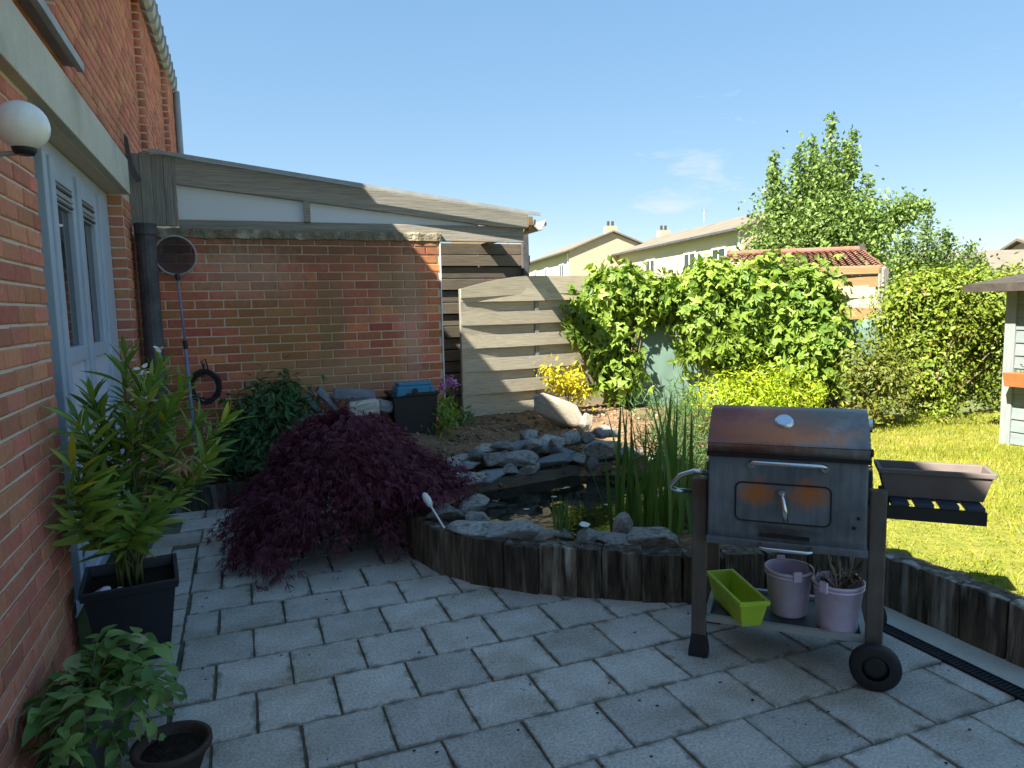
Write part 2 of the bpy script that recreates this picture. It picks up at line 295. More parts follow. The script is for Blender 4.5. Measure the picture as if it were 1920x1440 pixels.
M['litter'] = pm('soil_clod', (.13,.085,.05), (.30,.22,.14), scale=20, rough=1, bump=.4, rnd=.5, spec=.1)
M['slatblue'] = plain('navy_painted_slat', (.03,.042,.065), rough=.5)
# leaves
M['l_ole'] = leafmat('oleander_leaf', (.10,.19,.035), (.27,.37,.06), (.46,.40,.04), trans=.3, obj=True, p3=.965)
M['l_dry'] = leafmat('dried_leaf', (.36,.25,.13), (.50,.38,.22), trans=.2, obj=True)
M['l_pot'] = leafmat('potted_leaf', (.09,.19,.05), (.26,.40,.11), (.30,.34,.16), trans=.3, obj=True, p3=.96)
M['l_maple'] = leafmat('maple_leaf', (.075,.018,.030), (.20,.042,.070), trans=.3, rough=.6)
M['l_bush'] = leafmat('peony_leaf', (.035,.09,.03), (.08,.17,.05), trans=.2)
M['l_hop'] = leafmat('hop_leaf', (.075,.155,.02), (.27,.38,.055), (.36,.43,.09), trans=.32)
M['l_yel'] = leafmat('yellow_green_leaf', (.20,.30,.012), (.38,.46,.02), trans=.35)
M['l_gold'] = leafmat('golden_leaf', (.38,.36,.015), (.55,.47,.03), trans=.35)
M['l_hedge'] = leafmat('hedge_leaf', (.08,.14,.018), (.25,.31,.03), (.26,.15,.06), trans=.3, p3=.93)
M['l_tree'] = leafmat('tree_leaf', (.09,.17,.04), (.25,.34,.09), trans=.32)
M['l_tree2'] = leafmat('dull_tree_leaf', (.07,.13,.035), (.17,.24,.07), trans=.3)
M['l_iris'] = leafmat('iris_blade', (.06,.135,.025), (.14,.24,.05), trans=.3, obj=True)
M['l_reed'] = leafmat('feathery_reed', (.04,.095,.025), (.095,.18,.05), trans=.3)
M['l_bushr'] = leafmat('mixed_shrub_leaf', (.05,.09,.02), (.20,.22,.03), (.26,.17,.05), trans=.3, p3=.9)
M['l_grass'] = leafmat('grass_blade', (.10,.17,.012), (.36,.34,.035), (.46,.36,.15), trans=.35, p3=.9)
M['l_moss'] = leafmat('joint_moss', (.05,.075,.02), (.13,.15,.05), (.22,.17,.09), trans=.2, p3=.85)
M['petal'] = plain('pink_petal', (.55,.22,.46), rough=.6)
M['petalw'] = plain('white_petal', (.80,.74,.72), rough=.6)
# water: dark, clear surface
wm, wn, wb = base_mat('pond_water'); wb.inputs['Base Color'].default_value = (.010,.011,.007,1); wb.inputs['Roughness'].default_value = .03; wb.inputs['IOR'].default_value = 1.33
bp = wn.nodes.new('ShaderNodeBump'); bp.inputs['Strength'].default_value = .12; bp.inputs['Distance'].default_value = .02
nw = wn.nodes.new('ShaderNodeTexNoise'); nw.inputs['Scale'].default_value = 7
wn.links.new(wn.nodes.new('ShaderNodeNewGeometry').outputs['Position'], nw.inputs['Vector']); wn.links.new(nw.outputs['Fac'], bp.inputs['Height']); wn.links.new(bp.outputs[0], wb.inputs['Normal'])
M['water'] = wm
# translucent white corrugated infill
m, n, b = base_mat('frosted_infill_panel'); b.inputs['Base Color'].default_value = (.84,.85,.85,1); b.inputs['Roughness'].default_value = .4
tr = n.nodes.new('ShaderNodeBsdfTranslucent'); tr.inputs[0].default_value = (.75,.82,.9,1); ms = n.nodes.new('ShaderNodeMixShader'); ms.inputs[0].default_value = .45
n.links.new(b.outputs[0], ms.inputs[1]); n.links.new(tr.outputs[0], ms.inputs[2]); n.links.new(ms.outputs[0], n.nodes['Material Output'].inputs[0]); M['frost'] = m
# clear corrugated roof sheet of the canopy
m, n, b = base_mat('clear_roof_sheet'); b.inputs['Base Color'].default_value = (.75,.78,.80,1); b.inputs['Roughness'].default_value = .35
tp = n.nodes.new('ShaderNodeBsdfTransparent'); tp.inputs[0].default_value = (.93,.95,.96,1); ms = n.nodes.new('ShaderNodeMixShader'); ms.inputs[0].default_value = .14
n.links.new(tp.outputs[0], ms.inputs[1]); n.links.new(b.outputs[0], ms.inputs[2]); n.links.new(ms.outputs[0], n.nodes['Material Output'].inputs[0]); M['clear'] = m
# fine netting (semi see-through)
def netmat(name, c, op):
    m, n, b = base_mat(name); b.inputs['Base Color'].default_value = (*c, 1); b.inputs['Roughness'].default_value = .8
    tp = n.nodes.new('ShaderNodeBsdfTransparent'); ms = n.nodes.new('ShaderNodeMixShader')
    wv = n.nodes.new('ShaderNodeTexNoise'); wv.inputs['Scale'].default_value = 6
    mr = n.nodes.new('ShaderNodeMapRange'); mr.inputs[3].default_value = op-.2; mr.inputs[4].default_value = op+.2
    n.links.new(n.nodes.new('ShaderNodeNewGeometry').outputs['Position'], wv.inputs['Vector']); n.links.new(wv.outputs['Fac'], mr.inputs[0])
    n.links.new(mr.outputs[0], ms.inputs[0]); n.links.new(tp.outputs[0], ms.inputs[1]); n.links.new(b.outputs[0], ms.inputs[2])
    n.links.new(ms.outputs[0], n.nodes['Material Output'].inputs[0]); return m
M['pondnet'] = netmat('dark_pond_netting', (.03,.03,.035), .72)
M['greennet'] = netmat('green_shade_netting', (.13,.215,.175), .80)
# barbecue steel with rust in fixed places (object coordinates)
def rusty(name, c1, c2, spots, rough=.62):
    m, n, b = base_mat(name); N = n.nodes; Lk = n.links.new; tc = N.new('ShaderNodeTexCoord').outputs['Object']
    nz = N.new('ShaderNodeTexNoise'); nz.inputs['Scale'].default_value = 7; nz.inputs['Detail'].default_value = 7; Lk(tc, nz.inputs['Vector'])
    rp = N.new('ShaderNodeValToRGB'); rp.color_ramp.elements[0].position = .35; rp.color_ramp.elements[1].position = .65
    rp.color_ramp.elements[0].color = (*c1, 1); rp.color_ramp.elements[1].color = (*c2, 1); Lk(nz.outputs['Fac'], rp.inputs[0]); src = rp.outputs[0]
    ms_ = N.new('ShaderNodeMapping'); ms_.inputs['Scale'].default_value = (26, 26, 2.2); Lk(tc, ms_.inputs[0])
    n4 = N.new('ShaderNodeTexNoise'); n4.inputs['Scale'].default_value = 1.6; n4.inputs['Detail'].default_value = 7; n4.inputs['Roughness'].default_value = .7; Lk(ms_.outputs[0], n4.inputs['Vector'])
    r4 = N.new('ShaderNodeMapRange'); r4.inputs[1].default_value = .35; r4.inputs[2].default_value = .7; r4.inputs[3].default_value = .75; r4.inputs[4].default_value = 1.15; Lk(n4.outputs['Fac'], r4.inputs[0])
    m4 = N.new('ShaderNodeMixRGB'); m4.blend_type = 'MULTIPLY'; m4.inputs[0].default_value = 1; Lk(src, m4.inputs[1]); Lk(r4.outputs[0], m4.inputs[2]); src = m4.outputs[0]
    for (c, r, colr, st) in spots:
        sb = N.new('ShaderNodeVectorMath'); sb.operation = 'SUBTRACT'; sb.inputs[1].default_value = c; Lk(tc, sb.inputs[0])
        dv = N.new('ShaderNodeVectorMath'); dv.operation = 'DIVIDE'; dv.inputs[1].default_value = r; Lk(sb.outputs[0], dv.inputs[0])
        ln = N.new('ShaderNodeVectorMath'); ln.operation = 'LENGTH'; Lk(dv.outputs[0], ln.inputs[0])
        n2 = N.new('ShaderNodeTexNoise'); n2.inputs['Scale'].default_value = 17; n2.inputs['Detail'].default_value = 9; n2.inputs['Roughness'].default_value = .72; Lk(tc, n2.inputs['Vector'])
        ad = N.new('ShaderNodeMath'); ad.operation = 'MULTIPLY_ADD'; ad.inputs[1].default_value = 1.9; ad.inputs[2].default_value = -.95; Lk(n2.outputs['Fac'], ad.inputs[0])
        sm = N.new('ShaderNodeMath'); sm.operation = 'ADD'; Lk(ad.outputs[0], sm.inputs[0]); Lk(ln.outputs['Value'], sm.inputs[1])
        mr = N.new('ShaderNodeMapRange'); mr.inputs[1].default_value = 1.1; mr.inputs[2].default_value = .4; mr.inputs[4].default_value = st; Lk(sm.outputs[0], mr.inputs[0])
        mxn = N.new('ShaderNodeMixRGB'); mxn.inputs[2].default_value = (*colr, 1); Lk(mr.outputs[0], mxn.inputs[0]); Lk(src, mxn.inputs[1]); src = mxn.outputs[0]
    Lk(src, b.inputs['Base Color']); b.inputs['Roughness'].default_value = rough; b.inputs['Metallic'].default_value = .08
    bpn = N.new('ShaderNodeBump'); bpn.inputs['Strength'].default_value = .12; bpn.inputs['Distance'].default_value = .003
    n3 = N.new('ShaderNodeTexNoise'); n3.inputs['Scale'].default_value = 60; Lk(tc, n3.inputs['Vector']); Lk(n3.outputs['Fac'], bpn.inputs['Height']); Lk(bpn.outputs[0], b.inputs['Normal'])
    return m

# ---------------------------------------------------------------- setting: ground
def sheet(name, poly, z, mat, label, cat, kind='structure'):
    me = bpy.data.meshes.new(name); me.from_pydata([(x, y, z) for x, y in poly], [], [tuple(range(len(poly)))]); me.materials.append(mat)
    return tag(link(name, me), label, cat, kind=kind)
sheet('ground', [(-400,-400),(400,-400),(400,400),(-400,400)], -.06, M['field'], 'green ground running off beyond the gardens', 'ground')
patio = sheet('patio', [(-.762,-2),(3.0,-2),(3.0,6.06),(-.762,6.06)], -.011, M['joint'], 'patio of grey square concrete pavers with mossy joints', 'patio')

# pavers: half-bond grid, each its own piece
def paver_mesh(w, d, k):
    b = MB(); rr = random.Random(k); t = .05; c = .006
    pts = []
    n = 5
    # slightly irregular outline
    for (x0, y0, x1, y1) in ((0,0,w,0),(w,0,w,d),(w,d,0,d),(0,d,0,0)):
        for i in range(n):
            s = i/n; pts.append((x0+(x1-x0)*s+rr.uniform(-.0022,.0022), y0+(y1-y0)*s+rr.uniform(-.0022,.0022)))
    cx, cy = w/2, d/2; N = len(pts)
    top = [(x+(cx-x)*.020, y+(cy-y)*.020, 0) for x, y in pts]; mid = [(x, y, -c) for x, y in pts]; bot = [(x, y, -t) for x, y in pts]
    b.add(top+mid+bot, [tuple(range(N))]+[(N+i, N+(i+1) % N, (i+1) % N, i) for i in range(N)]+[(2*N+i, 2*N+(i+1) % N, N+(i+1) % N, N+i) for i in range(N)])
    return b.mesh('paver', M['paver'])
from mathutils import noise as _ns
def noise_ok(x, y): return _ns.noise((x*1.6, y*1.6, 9))+.15
PV = [paver_mesh(.3025, .3025, k) for k in range(6)]
PE = [paver_mesh(.142, .205, 20+k) for k in range(3)]
S = .31; bx0, by0 = .1233, 2.957
def in_bed(x, y):      # planted bed behind the sleepers
    P = [(.90,4.6),(.93,4.2),(1.0,3.9),(1.28,3.52),(1.75,3.16),(2.1,2.95),(2.96,2.6)]
    if x > 2.96: return True
    if x < .9: return y > 6.06
    for (a, b) in zip(P[:-1], P[1:]):
        if a[0] <= x <= b[0]:
            t = (x-a[0])/(b[0]-a[0]+1e-6); return y > a[1]+(b[1]-a[1])*t
    return y > 3
for r in range(-9, 10):
    y = by0 + r*S; off = bx0 if r % 2 == 0 else bx0+.157
    for c in range(-5, 10):
        x = off + c*S
        if x < -.78 or x > 2.74 or y > 5.95: continue
        if x < -.36 and y < 4.85:
            wl = x+.305+.345                      # cut paver against the edging
            if wl > .06: link('paver', PV[c % 6], patio, (-.345, y+.005, random.uniform(-.0015,.002)), (0, 0, 0), (wl/.305, 1, 1))
            continue
        if in_bed(x+.15, y+.15) and in_bed(x, y): continue
        if y < .9 and not (x > 0): continue
        o = link('paver', random.choice(PV), patio, (x+.005+random.uniform(-.0015,.0015), y+.005, random.uniform(-.0015,.002)), (random.uniform(-.004,.004), random.uniform(-.004,.004), random.uniform(-.005,.005)))
for k in range(17):
    y = 1.65+k*.212
    if y > 4.95: break
    for x in (-.50, -.655):
        link('paver', random.choice(PE), patio, (x, y+(.1 if x < -.6 else 0), random.uniform(-.003,.001)), (0, 0, random.uniform(-.012,.012)))
V = []; F = []; A = []
rw = random.Random(77)
for k in range(900):
    r = rw.randrange(-5, 9); y = by0+r*S
    if rw.random() < .6: x = rw.uniform(-.35, 2.7)
    else: x = (bx0 if r % 2 == 0 else bx0+.157)+rw.randrange(-2, 9)*S; y += rw.uniform(0, S)
    if in_bed(x+.05, y+.05) or x > 2.72 or x < -.36 or noise_ok(x, y) < .05: continue
    for q in range(rw.randrange(2, 6)):
        b0 = len(V); h = rw.uniform(.002,.009); a = rw.uniform(0, 6.28); px_, py_ = x+rw.gauss(0,.008), y+rw.gauss(0,.003); l_ = rw.uniform(.003,.009)
        V += [(px_, py_, -.010), (px_+l_*math.cos(a), py_+l_*math.sin(a), -.010+h), (px_+l_*math.cos(a+1), py_+l_*math.sin(a+1), -.010+h*.8)]; F.append((b0, b0+1, b0+2)); A += [rw.random()]*3
mo = link('joint_moss', np_mesh('joint_moss', V, F, M['l_moss'], A)); tag(mo, 'moss and tiny weeds growing in the patio joints', 'moss', kind='stuff')
V = []; F = []; A = []
for k in range(420):
    x, y = rw.uniform(-.3, 2.7), rw.uniform(1.0, 4.6)
    if in_bed(x+.03, y+.03): continue
    s_ = rw.choice((.002,.003,.003,.004,.007)); b0 = len(V); a = rw.uniform(0, 3)
    for q in range(5): t = a+q*1.2566; V.append((x+s_*math.cos(t)*rw.uniform(.6,1.5), y+s_*math.sin(t)*rw.uniform(.5,1.1), .003+rw.uniform(0,.0015)))
    F.append(tuple(b0+q for q in range(5))); A += [rw.random()]*5
tag(link('patio_litter', np_mesh('patio_litter', V, F, M['potsoil'], A)), 'dark crumbs of soil and leaf litter scattered on the pavers', 'litter', kind='stuff')
# slot drain along the right of the patio and the concrete strip beside it
ps = sheet('drain_strip', [(2.80,-2),(2.99,-2),(2.99,2.62),(2.80,2.62)], .004, M['concrete'], 'narrow pale concrete strip along the foot of the right sleepers', 'strip')
dr = empty('slot_drain', (2.76, 0, 0), 0, 'black slotted drain channel running along the right patio edge', 'drain')
MB().box(-.034,.034,-1.5,2.55,-.03,.006).build('channel', M['blackm'], dr)
bar = MB().box(-.028,.028,-.006,.006,.006,.0105).mesh('grate_bar', M['black'])
for k in range(110): link('grate_bar', bar, dr, (0, .55+k*.018, 0))
for s in (-1, 1): MB().box(s*.032-.004, s*.032+.004, -1.5, 2.55, .006, .013).build('rail', M['black'], dr)

# ---------------------------------------------------------------- bricks
BL, BH, PL, PH = .210, .064, .222, .077
def brick_geo(l, h, d=.05, c=.004, j=0, seed=0):
    rr = random.Random(seed); q = lambda: rr.uniform(-j, j)
    fr = [(c+q(), 0, c+q()), (l-c+q(), 0, c+q()), (l-c+q(), 0, h-c+q()), (c+q(), 0, h-c+q())]
    md = [(q(), c, q()), (l+q(), c, q()), (l+q(), c, h+q()), (q(), c, h+q())]
    bk = [(0, d, 0), (l, d, 0), (l, d, h), (0, d, h)]
    fs = [(0,1,2,3)]+[(4+i, 4+(i+1) % 4, (i+1) % 4, i) for i in range(4)]+[(8+i, 8+(i+1) % 4, 4+(i+1) % 4, 4+i) for i in range(4)]
    return fr+md+bk, fs
def brick_mesh(l, mat, seed):
    b = MB(); v, fs = brick_geo(l, BH, j=.0022, seed=seed); b.add(v, fs); return b.mesh('brick', mat)
def bricks_stuff(name, items, mat, parent, rz):
    """items: (origin, length) joined into one part"""
    V = []; F = []; A = []; ca, sa = math.cos(rz), math.sin(rz)
    for (o, l) in items:
        v, fs = brick_geo(l, BH, j=.002, seed=random.random()); b0 = len(V); rv = random.random()
        for x, y, z in v: V.append((o[0]+ca*x-sa*y, o[1]+sa*x+ca*y, o[2]+z)); A.append(rv)
        F += [tuple(b0+i for i in q) for q in fs]
    o = link(name, np_mesh(name, V, F, mat, A), parent); o['kind'] = 'stuff'; return o
def course_runs(a0, a1, k):
    """brick starts and lengths that fill a0..a1 in course k"""
    off = (0 if k % 2 == 0 else PL/2); s = math.floor((a0-off)/PL)*PL+off; out = []
    while s < a1:
        x0, x1 = max(s, a0), min(s+BL, a1)
        if x1-x0 > .03: out.append((x0, x1-x0))
        s += PL
    return out

# ---------------------------------------------------------------- the house
HX = -.76
house = empty('brick_house', (0, 0, 0), 0, 'red brick house with pale lintel and blue-grey patio door along the left side', 'house')
w = MB(); mx_ = HX-.008
w.box(-1.05, mx_, -7, 3.55, -.05, 2.46); w.box(-1.05, mx_, 6.08, 10.6, -.05, 2.46)
w.box(-1.05, mx_, -7, 2.40, 2.46, 4.72); w.box(-1.05, mx_, 4.25, 10.6, 2.46, 4.72); w.box(-1.05, mx_, 2.40, 4.25, 2.46, 2.86); w.box(-1.05, mx_, 2.40, 4.25, 4.2, 4.72)
w.box(mx_, -.708, 7.62, 9.55, 2.4, 4.72); w.box(mx_, -.648, 9.55, 10.6, 2.4, 4.72)
w.box(-9, -1.05, 10.35, 10.6, -.05, 4.72); w.box(-9, -1.05, -7, -6.8, -.05, 4.72); w.box(-9.2, -9, -7, 10.6, -.05, 4.72); w.box(-9, -1.05, -6.8, 10.35, -.05, 0.0); w.box(-9, -1.05, -6.8, 10.35, 2.5, 2.6); w.box(-9, -1.05, -6.8, 10.35, 4.5, 4.6)
w.build('wall', M['mortar'], house)
BM = {}
def bmesh_for(l, mat):
    key = (round(l, 3), mat.name, random.randrange(3)); 
    if key not in BM: BM[key] = brick_mesh(key[0], mat, hash(key) % 999)
    return BM[key]
def put_brick(o, l, rz, mat, parent):
    link('brick', bmesh_for(l, mat), parent, (o[0], o[1], o[2]), (0, 0, rz+random.uniform(-.004,.004)))
rest = []
for k in range(32):
    z = -.01+k*PH
    if z+BH > 2.462: break
    for (a, l) in course_runs(-1.0, 3.55, k):
        if a > 2.38: put_brick((HX+random.uniform(-.002,.002), a, z), l, math.pi/2, M['brick'], house)
        else: rest.append(((HX, a, z), l))
    for (a, l) in course_runs(6.085, 6.5, k): put_brick((HX, a, z), l, math.pi/2, M['brick'], house)
    # reveal of the door opening (header faces)
    put_brick((-.868, 6.075, z), .1, 0, M['brick'], house)
for k in range(40):
    z = 2.728+k*PH
    if z+BH > 4.72: break
    for (a, l) in course_runs(-.5, 2.40, k)*(1 if True else 0): rest.append(((HX, a, z), l))
    for (a0, a1, X) in ((2.40, 4.25, HX), (4.25, 7.62, HX), (7.62, 9.55, -.70), (9.55, 10.6, -.64)):
        if a0 == 2.40 and 2.82 < z < 4.2: continue
        for (a, l) in course_runs(a0, a1, k): rest.append(((X, a, z), l))
bricks_stuff('upper_bricks', rest, M['brick'], house, math.pi/2)
rv = []
for k in range(26):
    z = 2.728+k*PH
    if z+BH > 4.72: break
    rv.append(((HX-.002, 7.617, z), .056)); rv.append(((-.70, 9.547, z), .056))
    if z > 2.86 and z < 4.15: rv.append(((-.90, 4.243, z), .135))
bricks_stuff('reveal_bricks', rv, M['brick'], house, 0)
MB().box(-.90, -.715, -3, 6.13, 2.462, 2.722).build('lintel', M['concrete'], house, bevel=.006)
sl = MB().prism([(-.90,2.875),(-.67,2.845),(-.67,2.80),(-.70,2.80),(-.70,2.822),(-.90,2.835)], 2.2, 4.31).build('window_sill', M['zinc'], house)
MB().prism([(0,0)]+[(.1,0),(.1,.1),(0,.1)], 0, .1)
# prism() extrudes along y: sill profile is x/z, good
uw = MB(); uw.box(-.97,-.90,2.40,2.46,2.865,4.2); uw.box(-.97,-.90,4.19,4.24,2.865,4.2); uw.box(-.97,-.90,2.46,4.19,2.865,2.94); uw.box(-.97,-.90,2.46,4.19,4.13,4.2); uw.box(-.97,-.905,3.30,3.36,2.94,4.13)
uf = uw.build('window', M['pvc'], house, bevel=.004)
MB().box(-.945,-.94,2.46,4.19,2.94,4.13).build('pane', M['glass'], uf)
# eave: fascia, gutter with brackets, roof
pts = []
g = MB(); prof = [(-.72,4.60),(-.72,4.52),(-.70,4.465),(-.655,4.44),(-.61,4.465),(-.59,4.52),(-.59,4.60),(-.60,4.605),(-.605,4.53),(-.622,4.475),(-.655,4.455),(-.69,4.475),(-.705,4.53),(-.708,4.60)]
g.prism(prof, -4, 10.7)
gt = g.build('gutter', M['zinc'], house)
br = MB().prism([(-.735,4.61),(-.735,4.50),(-.705,4.435),(-.655,4.41),(-.60,4.435),(-.575,4.51),(-.572,4.62),(-.586,4.62),(-.589,4.515),(-.61,4.452),(-.655,4.43),(-.70,4.452),(-.72,4.505),(-.72,4.61)], -.012, .012).mesh('gutter_bracket', M['zinc'])
for k in range(28): link('gutter_bracket', br, gt, (0, 2.6+k*.29, 0))
MB().prism([(-.60,4.70),(-5.0,7.2),(-9.4,4.70),(-9.4,4.62),(-5.0,7.08),(-.62,4.63)], -7.1, 10.75).build('roof', M['farroof'], house)
dp = MB(); dp.tube([(-.60,10.55,4.47),(-.60,10.55,0)], .042, 12)
dp.build('white_downpipe', M['zinc'], house, smooth=True)
# door unit in its recess
du = empty('patio_door', (0, 0, 0)); du.parent = house
fx0, fx1 = -.93, -.865
d = MB(); d.box(fx0, fx1, 3.55, 3.66, .02, 2.455); d.box(fx0, fx1, 5.93, 6.07, .02, 2.455); d.box(fx0, fx1, 3.66, 5.93, 2.37, 2.455); d.box(fx0, fx1, 3.66, 5.93, .02, .09)
d.build('door_frame', M['pvc'], du, bevel=.006)
m2 = MB(); m2.box(fx0, fx1+.02, 4.10, 4.17, .09, 2.37); m2.box(fx0, fx1+.005, 4.17, 4.25, .09, 2.37); m2.box(fx0, fx1+.02, 4.25, 4.33, .09, 2.37)
m2.build('mullion', M['pvc'], du, bevel=.006)
m3 = MB(); m3.box(fx0, fx1, 4.82, 4.90, .09, 2.37); m3.box(fx0, fx1+.018, 4.90, 5.00, .09, 2.37); m3.box(fx0, fx1, 5.0, 5.08, .09, 2.37)
m3.build('mullion', M['pvc'], du, bevel=.006)
m4 = MB(); m4.box(fx0, fx1, 5.50, 5.60, .09, 2.37); m4.box(fx0, fx1+.018, 5.60, 5.78, .09, 2.37); m4.box(fx0, fx1, 5.78, 5.93, .09, 2.37); m4.build('stile', M['pvc'], du, bevel=.006)
MB().box(fx0, fx1+.006, 4.33, 4.82, 2.27, 2.37).build('top_rail', M['pvc'], du, bevel=.005); MB().box(fx0, fx1+.006, 5.08, 5.50, 2.27, 2.37).build('top_rail', M['pvc'], du, bevel=.005)
MB().box(fx0, fx1+.012, 4.33, 4.82, 1.30, 1.385).build('rail', M['pvc'], du, bevel=.005); MB().box(fx0, fx1+.012, 5.08, 5.50, 1.30, 1.385).build('rail', M['pvc'], du, bevel=.005)
for (a, b_) in ((4.33, 4.82), (5.08, 5.50)):
    MB().box(fx0+.02, fx1-.012, a, b_, .09, 1.30).build('panel', M['pvcp'], du)
    MB().box(fx0+.03, fx0+.036, a, b_, 1.385, 2.27).build('pane', M['glass'], du)
    vn = MB().box(fx0+.015, fx1-.01, a, b_, 2.155, 2.27).build('vent', M['pvc'], du)
    for j in range(3): MB().box(fx1-.01, fx1+.004, a+.01, b_-.01, 2.165+j*.036, 2.178+j*.036).build('vent_louvre', M['darkpipe'] if j % 2 == 0 else M['zinc'], vn)
MB().box(fx0+.03, fx0+.036, 3.66, 4.10, .09, 2.37).build('pane', M['glass'], du)
cu = MB()
for (a, b_) in ((4.55, 4.82), (5.30, 5.50)):
    vs = []; n = 16
    for i in range(n+1):
        y = a+(b_-a)*i/n; x = -.905+.012*math.sin(i*1.9)
        vs += [(x-.055, y, 1.36), (x-.055, y, 2.27)]
    cu.add(vs, [(2*i, 2*i+2, 2*i+3, 2*i+1) for i in range(n)])
cu.build('curtain', M['white'], du)
# globe lamp by the door
gl = empty('globe_lamp', (HX, 2.68, 2.15), 0, 'white globe wall lamp on the brick left of the patio door', 'lamp')
sph = [(max(.0005, .076*math.sin(math.pi*i/14)), -.076*math.cos(math.pi*i/14)) for i in range(15)]
MB().lathe(sph, 24, (.16, 0, 0)).build('globe', M['glass'] if False else M['globe'], gl, smooth=True)
MB().lathe([(.001,-.088),(.026,-.088),(.034,-.074),(.036,-.062),(.001,-.055)], 18, (.16,0,0)).build('collar', M['black'], gl, smooth=True)
MB().tube([(0,0,-.078),(.08,0,-.092),(.16,0,-.080)], .008, 8).box(0,.02,-.04,.04,-.13,-.03).build('bracket', M['zinc'], gl)
# black downpipe in the corner
pp = empty('corner_downpipe', (-.655, 6.36, 0), 0, 'thick dark downpipe standing in the corner of house and garden wall', 'downpipe')
MB().tube([(0,0,0),(0,0,2.27)], .072, 16).build('pipe', M['darkpipe'], pp, smooth=False)
MB().lathe([(.075,2.18),(.084,2.19),(.084,2.275),(.070,2.275)], 16).build('socket', M['darkpipe'], pp)
MB().lathe([(.074,1.30),(.080,1.30),(.080,1.33),(.074,1.33)], 16).build('bracket', M['darkpipe'], pp)

# ---------------------------------------------------------------- garden wall
gw = empty('garden_wall', (0, 6.5, 0), 0, 'stained red brick wall closing the patio below the canopy', 'wall')
MB().box(HX, 1.79, .008, .22, -.05, 2.2).build('core', M['wmortar'], gw)
low = []
for k in range(29):
    z = -.02+k*PH
    if z+BH > 2.2: break
    for (a, l) in course_runs(HX+.01, 1.79, k):
        if z > .43: put_brick((a, random.uniform(-.003,.002), z), l, 0, M['wbrick'], gw)
        else: low.append(((a, 0, z), l))
bricks_stuff('lower_bricks', low, M['wbrick'], gw, 0)
cp = MB(); n = 60
top = []
for i in range(n+1):
    x = -.74+(1.81+.74)*i/n
    top.append((x, 2.258+random.uniform(-.006,.006), 2.176+random.uniform(-.006,.005), -.016+random.uniform(-.006,.006)))
vs = []
for (x, zt, zb, yf) in top: vs += [(x, .01, zb), (x, yf, zb+.008), (x, yf+.004, zt-.012), (x, yf+.012, zt), (x, .025, zt)]
fs = []
for i in range(n):
    for j in range(4): fs.append((i*5+j, (i+1)*5+j, (i+1)*5+j+1, i*5+j+1))
cp.add(vs, fs).build('capping', M['cap'], gw)
MB().box(1.79, 1.80, -.01, .03, .3, 2.19).build('corner_strip', M['white'], gw)

# ---------------------------------------------------------------- lean-to canopy
lc = empty('lean_to_canopy', (0, 6.5, 0), 0, 'grey timber lean-to roof with white infill above the brick wall', 'canopy')
MB().prism([(-.42,2.835),(2.70,2.455),(2.70,2.315),(2.30,2.335),(-.42,2.615)], 0.0, .055).build('rafter', M['woodx'], lc, bevel=.004, seg=1)
MB().prism([(-.42,2.215),(1.815,2.215),(1.815,2.185),(2.66,2.185),(2.66,2.335),(-.42,2.335)], .03, .085).build('beam', M['woodx'], lc, bevel=.003, seg=1)
pl = [MB().box(0,.085,0,.025,2.275,2.845+.01*k).mesh('cladding_plank', M['woodz'], bevel=.004, seg=1) for k in range(2)]
for k in range(4): link('cladding_plank', pl[k % 2], lc, (-.765+k*.0865, -.012-.004*(k % 2), 0), (0, 0, 0))
MB().box(.58,.635,.005,.05,2.335,2.66).build('strut', M['woodx'], lc)
for (a, b_) in ((-.42,.58),(.635,2.2)):
    za, zb = 2.835-.195-(a+.42)*.104, 2.835-.195-(b_+.42)*.104
    MB().prism([(a,2.335),(b_,2.335),(b_,max(zb,2.345)),(a,za)], .055, .06).build('infill_panel', M['frost'], lc)
rs = MB(); n = 66; vs = []
for i in range(n+1):
    x = -.60+(2.80+.60)*i/n; z = 2.838-(x+.42)*.1218
    vs += [(x, -.06, z), (x, 4.0, z+.02), (x, -.06, z+.012), (x, 4.0, z+.032)]
fs = []
for i in range(n): fs += [(4*i, 4*i+4, 4*i+5, 4*i+1), (4*i+2, 4*i+3, 4*i+7, 4*i+6), (4*i, 4*i+2, 4*i+6, 4*i+4)]
rs.add(vs, fs).build('roof_sheet', M['clear'], lc)
MB().prism([(-.60,2.846),(2.80,2.432),(2.80,2.462),(-.60,2.876)], -.075, -.060).build('edge_trim', M['zinc'], lc)
MB().prism([(2.70,2.30),(2.70,2.43),(2.745,2.43),(2.745,2.30)], -.01, 3.9).build('fascia', M['neww'], lc)
MB().prism([(2.75,2.40),(2.75,2.33),(2.79,2.295),(2.84,2.30),(2.875,2.345),(2.88,2.40),(2.868,2.40),(2.862,2.35),(2.835,2.312),(2.79,2.308),(2.762,2.336),(2.762,2.40)], -.04, 3.9).build('canopy_gutter', M['zinc'], lc)
MB().prism([(-.76,2.98),(-.735,2.94),(-.715,2.75),(-.66,2.62),(-.70,2.60),(-.745,2.70),(-.76,2.80)], -.10, -.085).build('flashing', M['darkpipe'], lc)
MB().box(3.20,3.27,1.38,1.44,-.05,2.42).build('post', M['darkpipe'], lc)

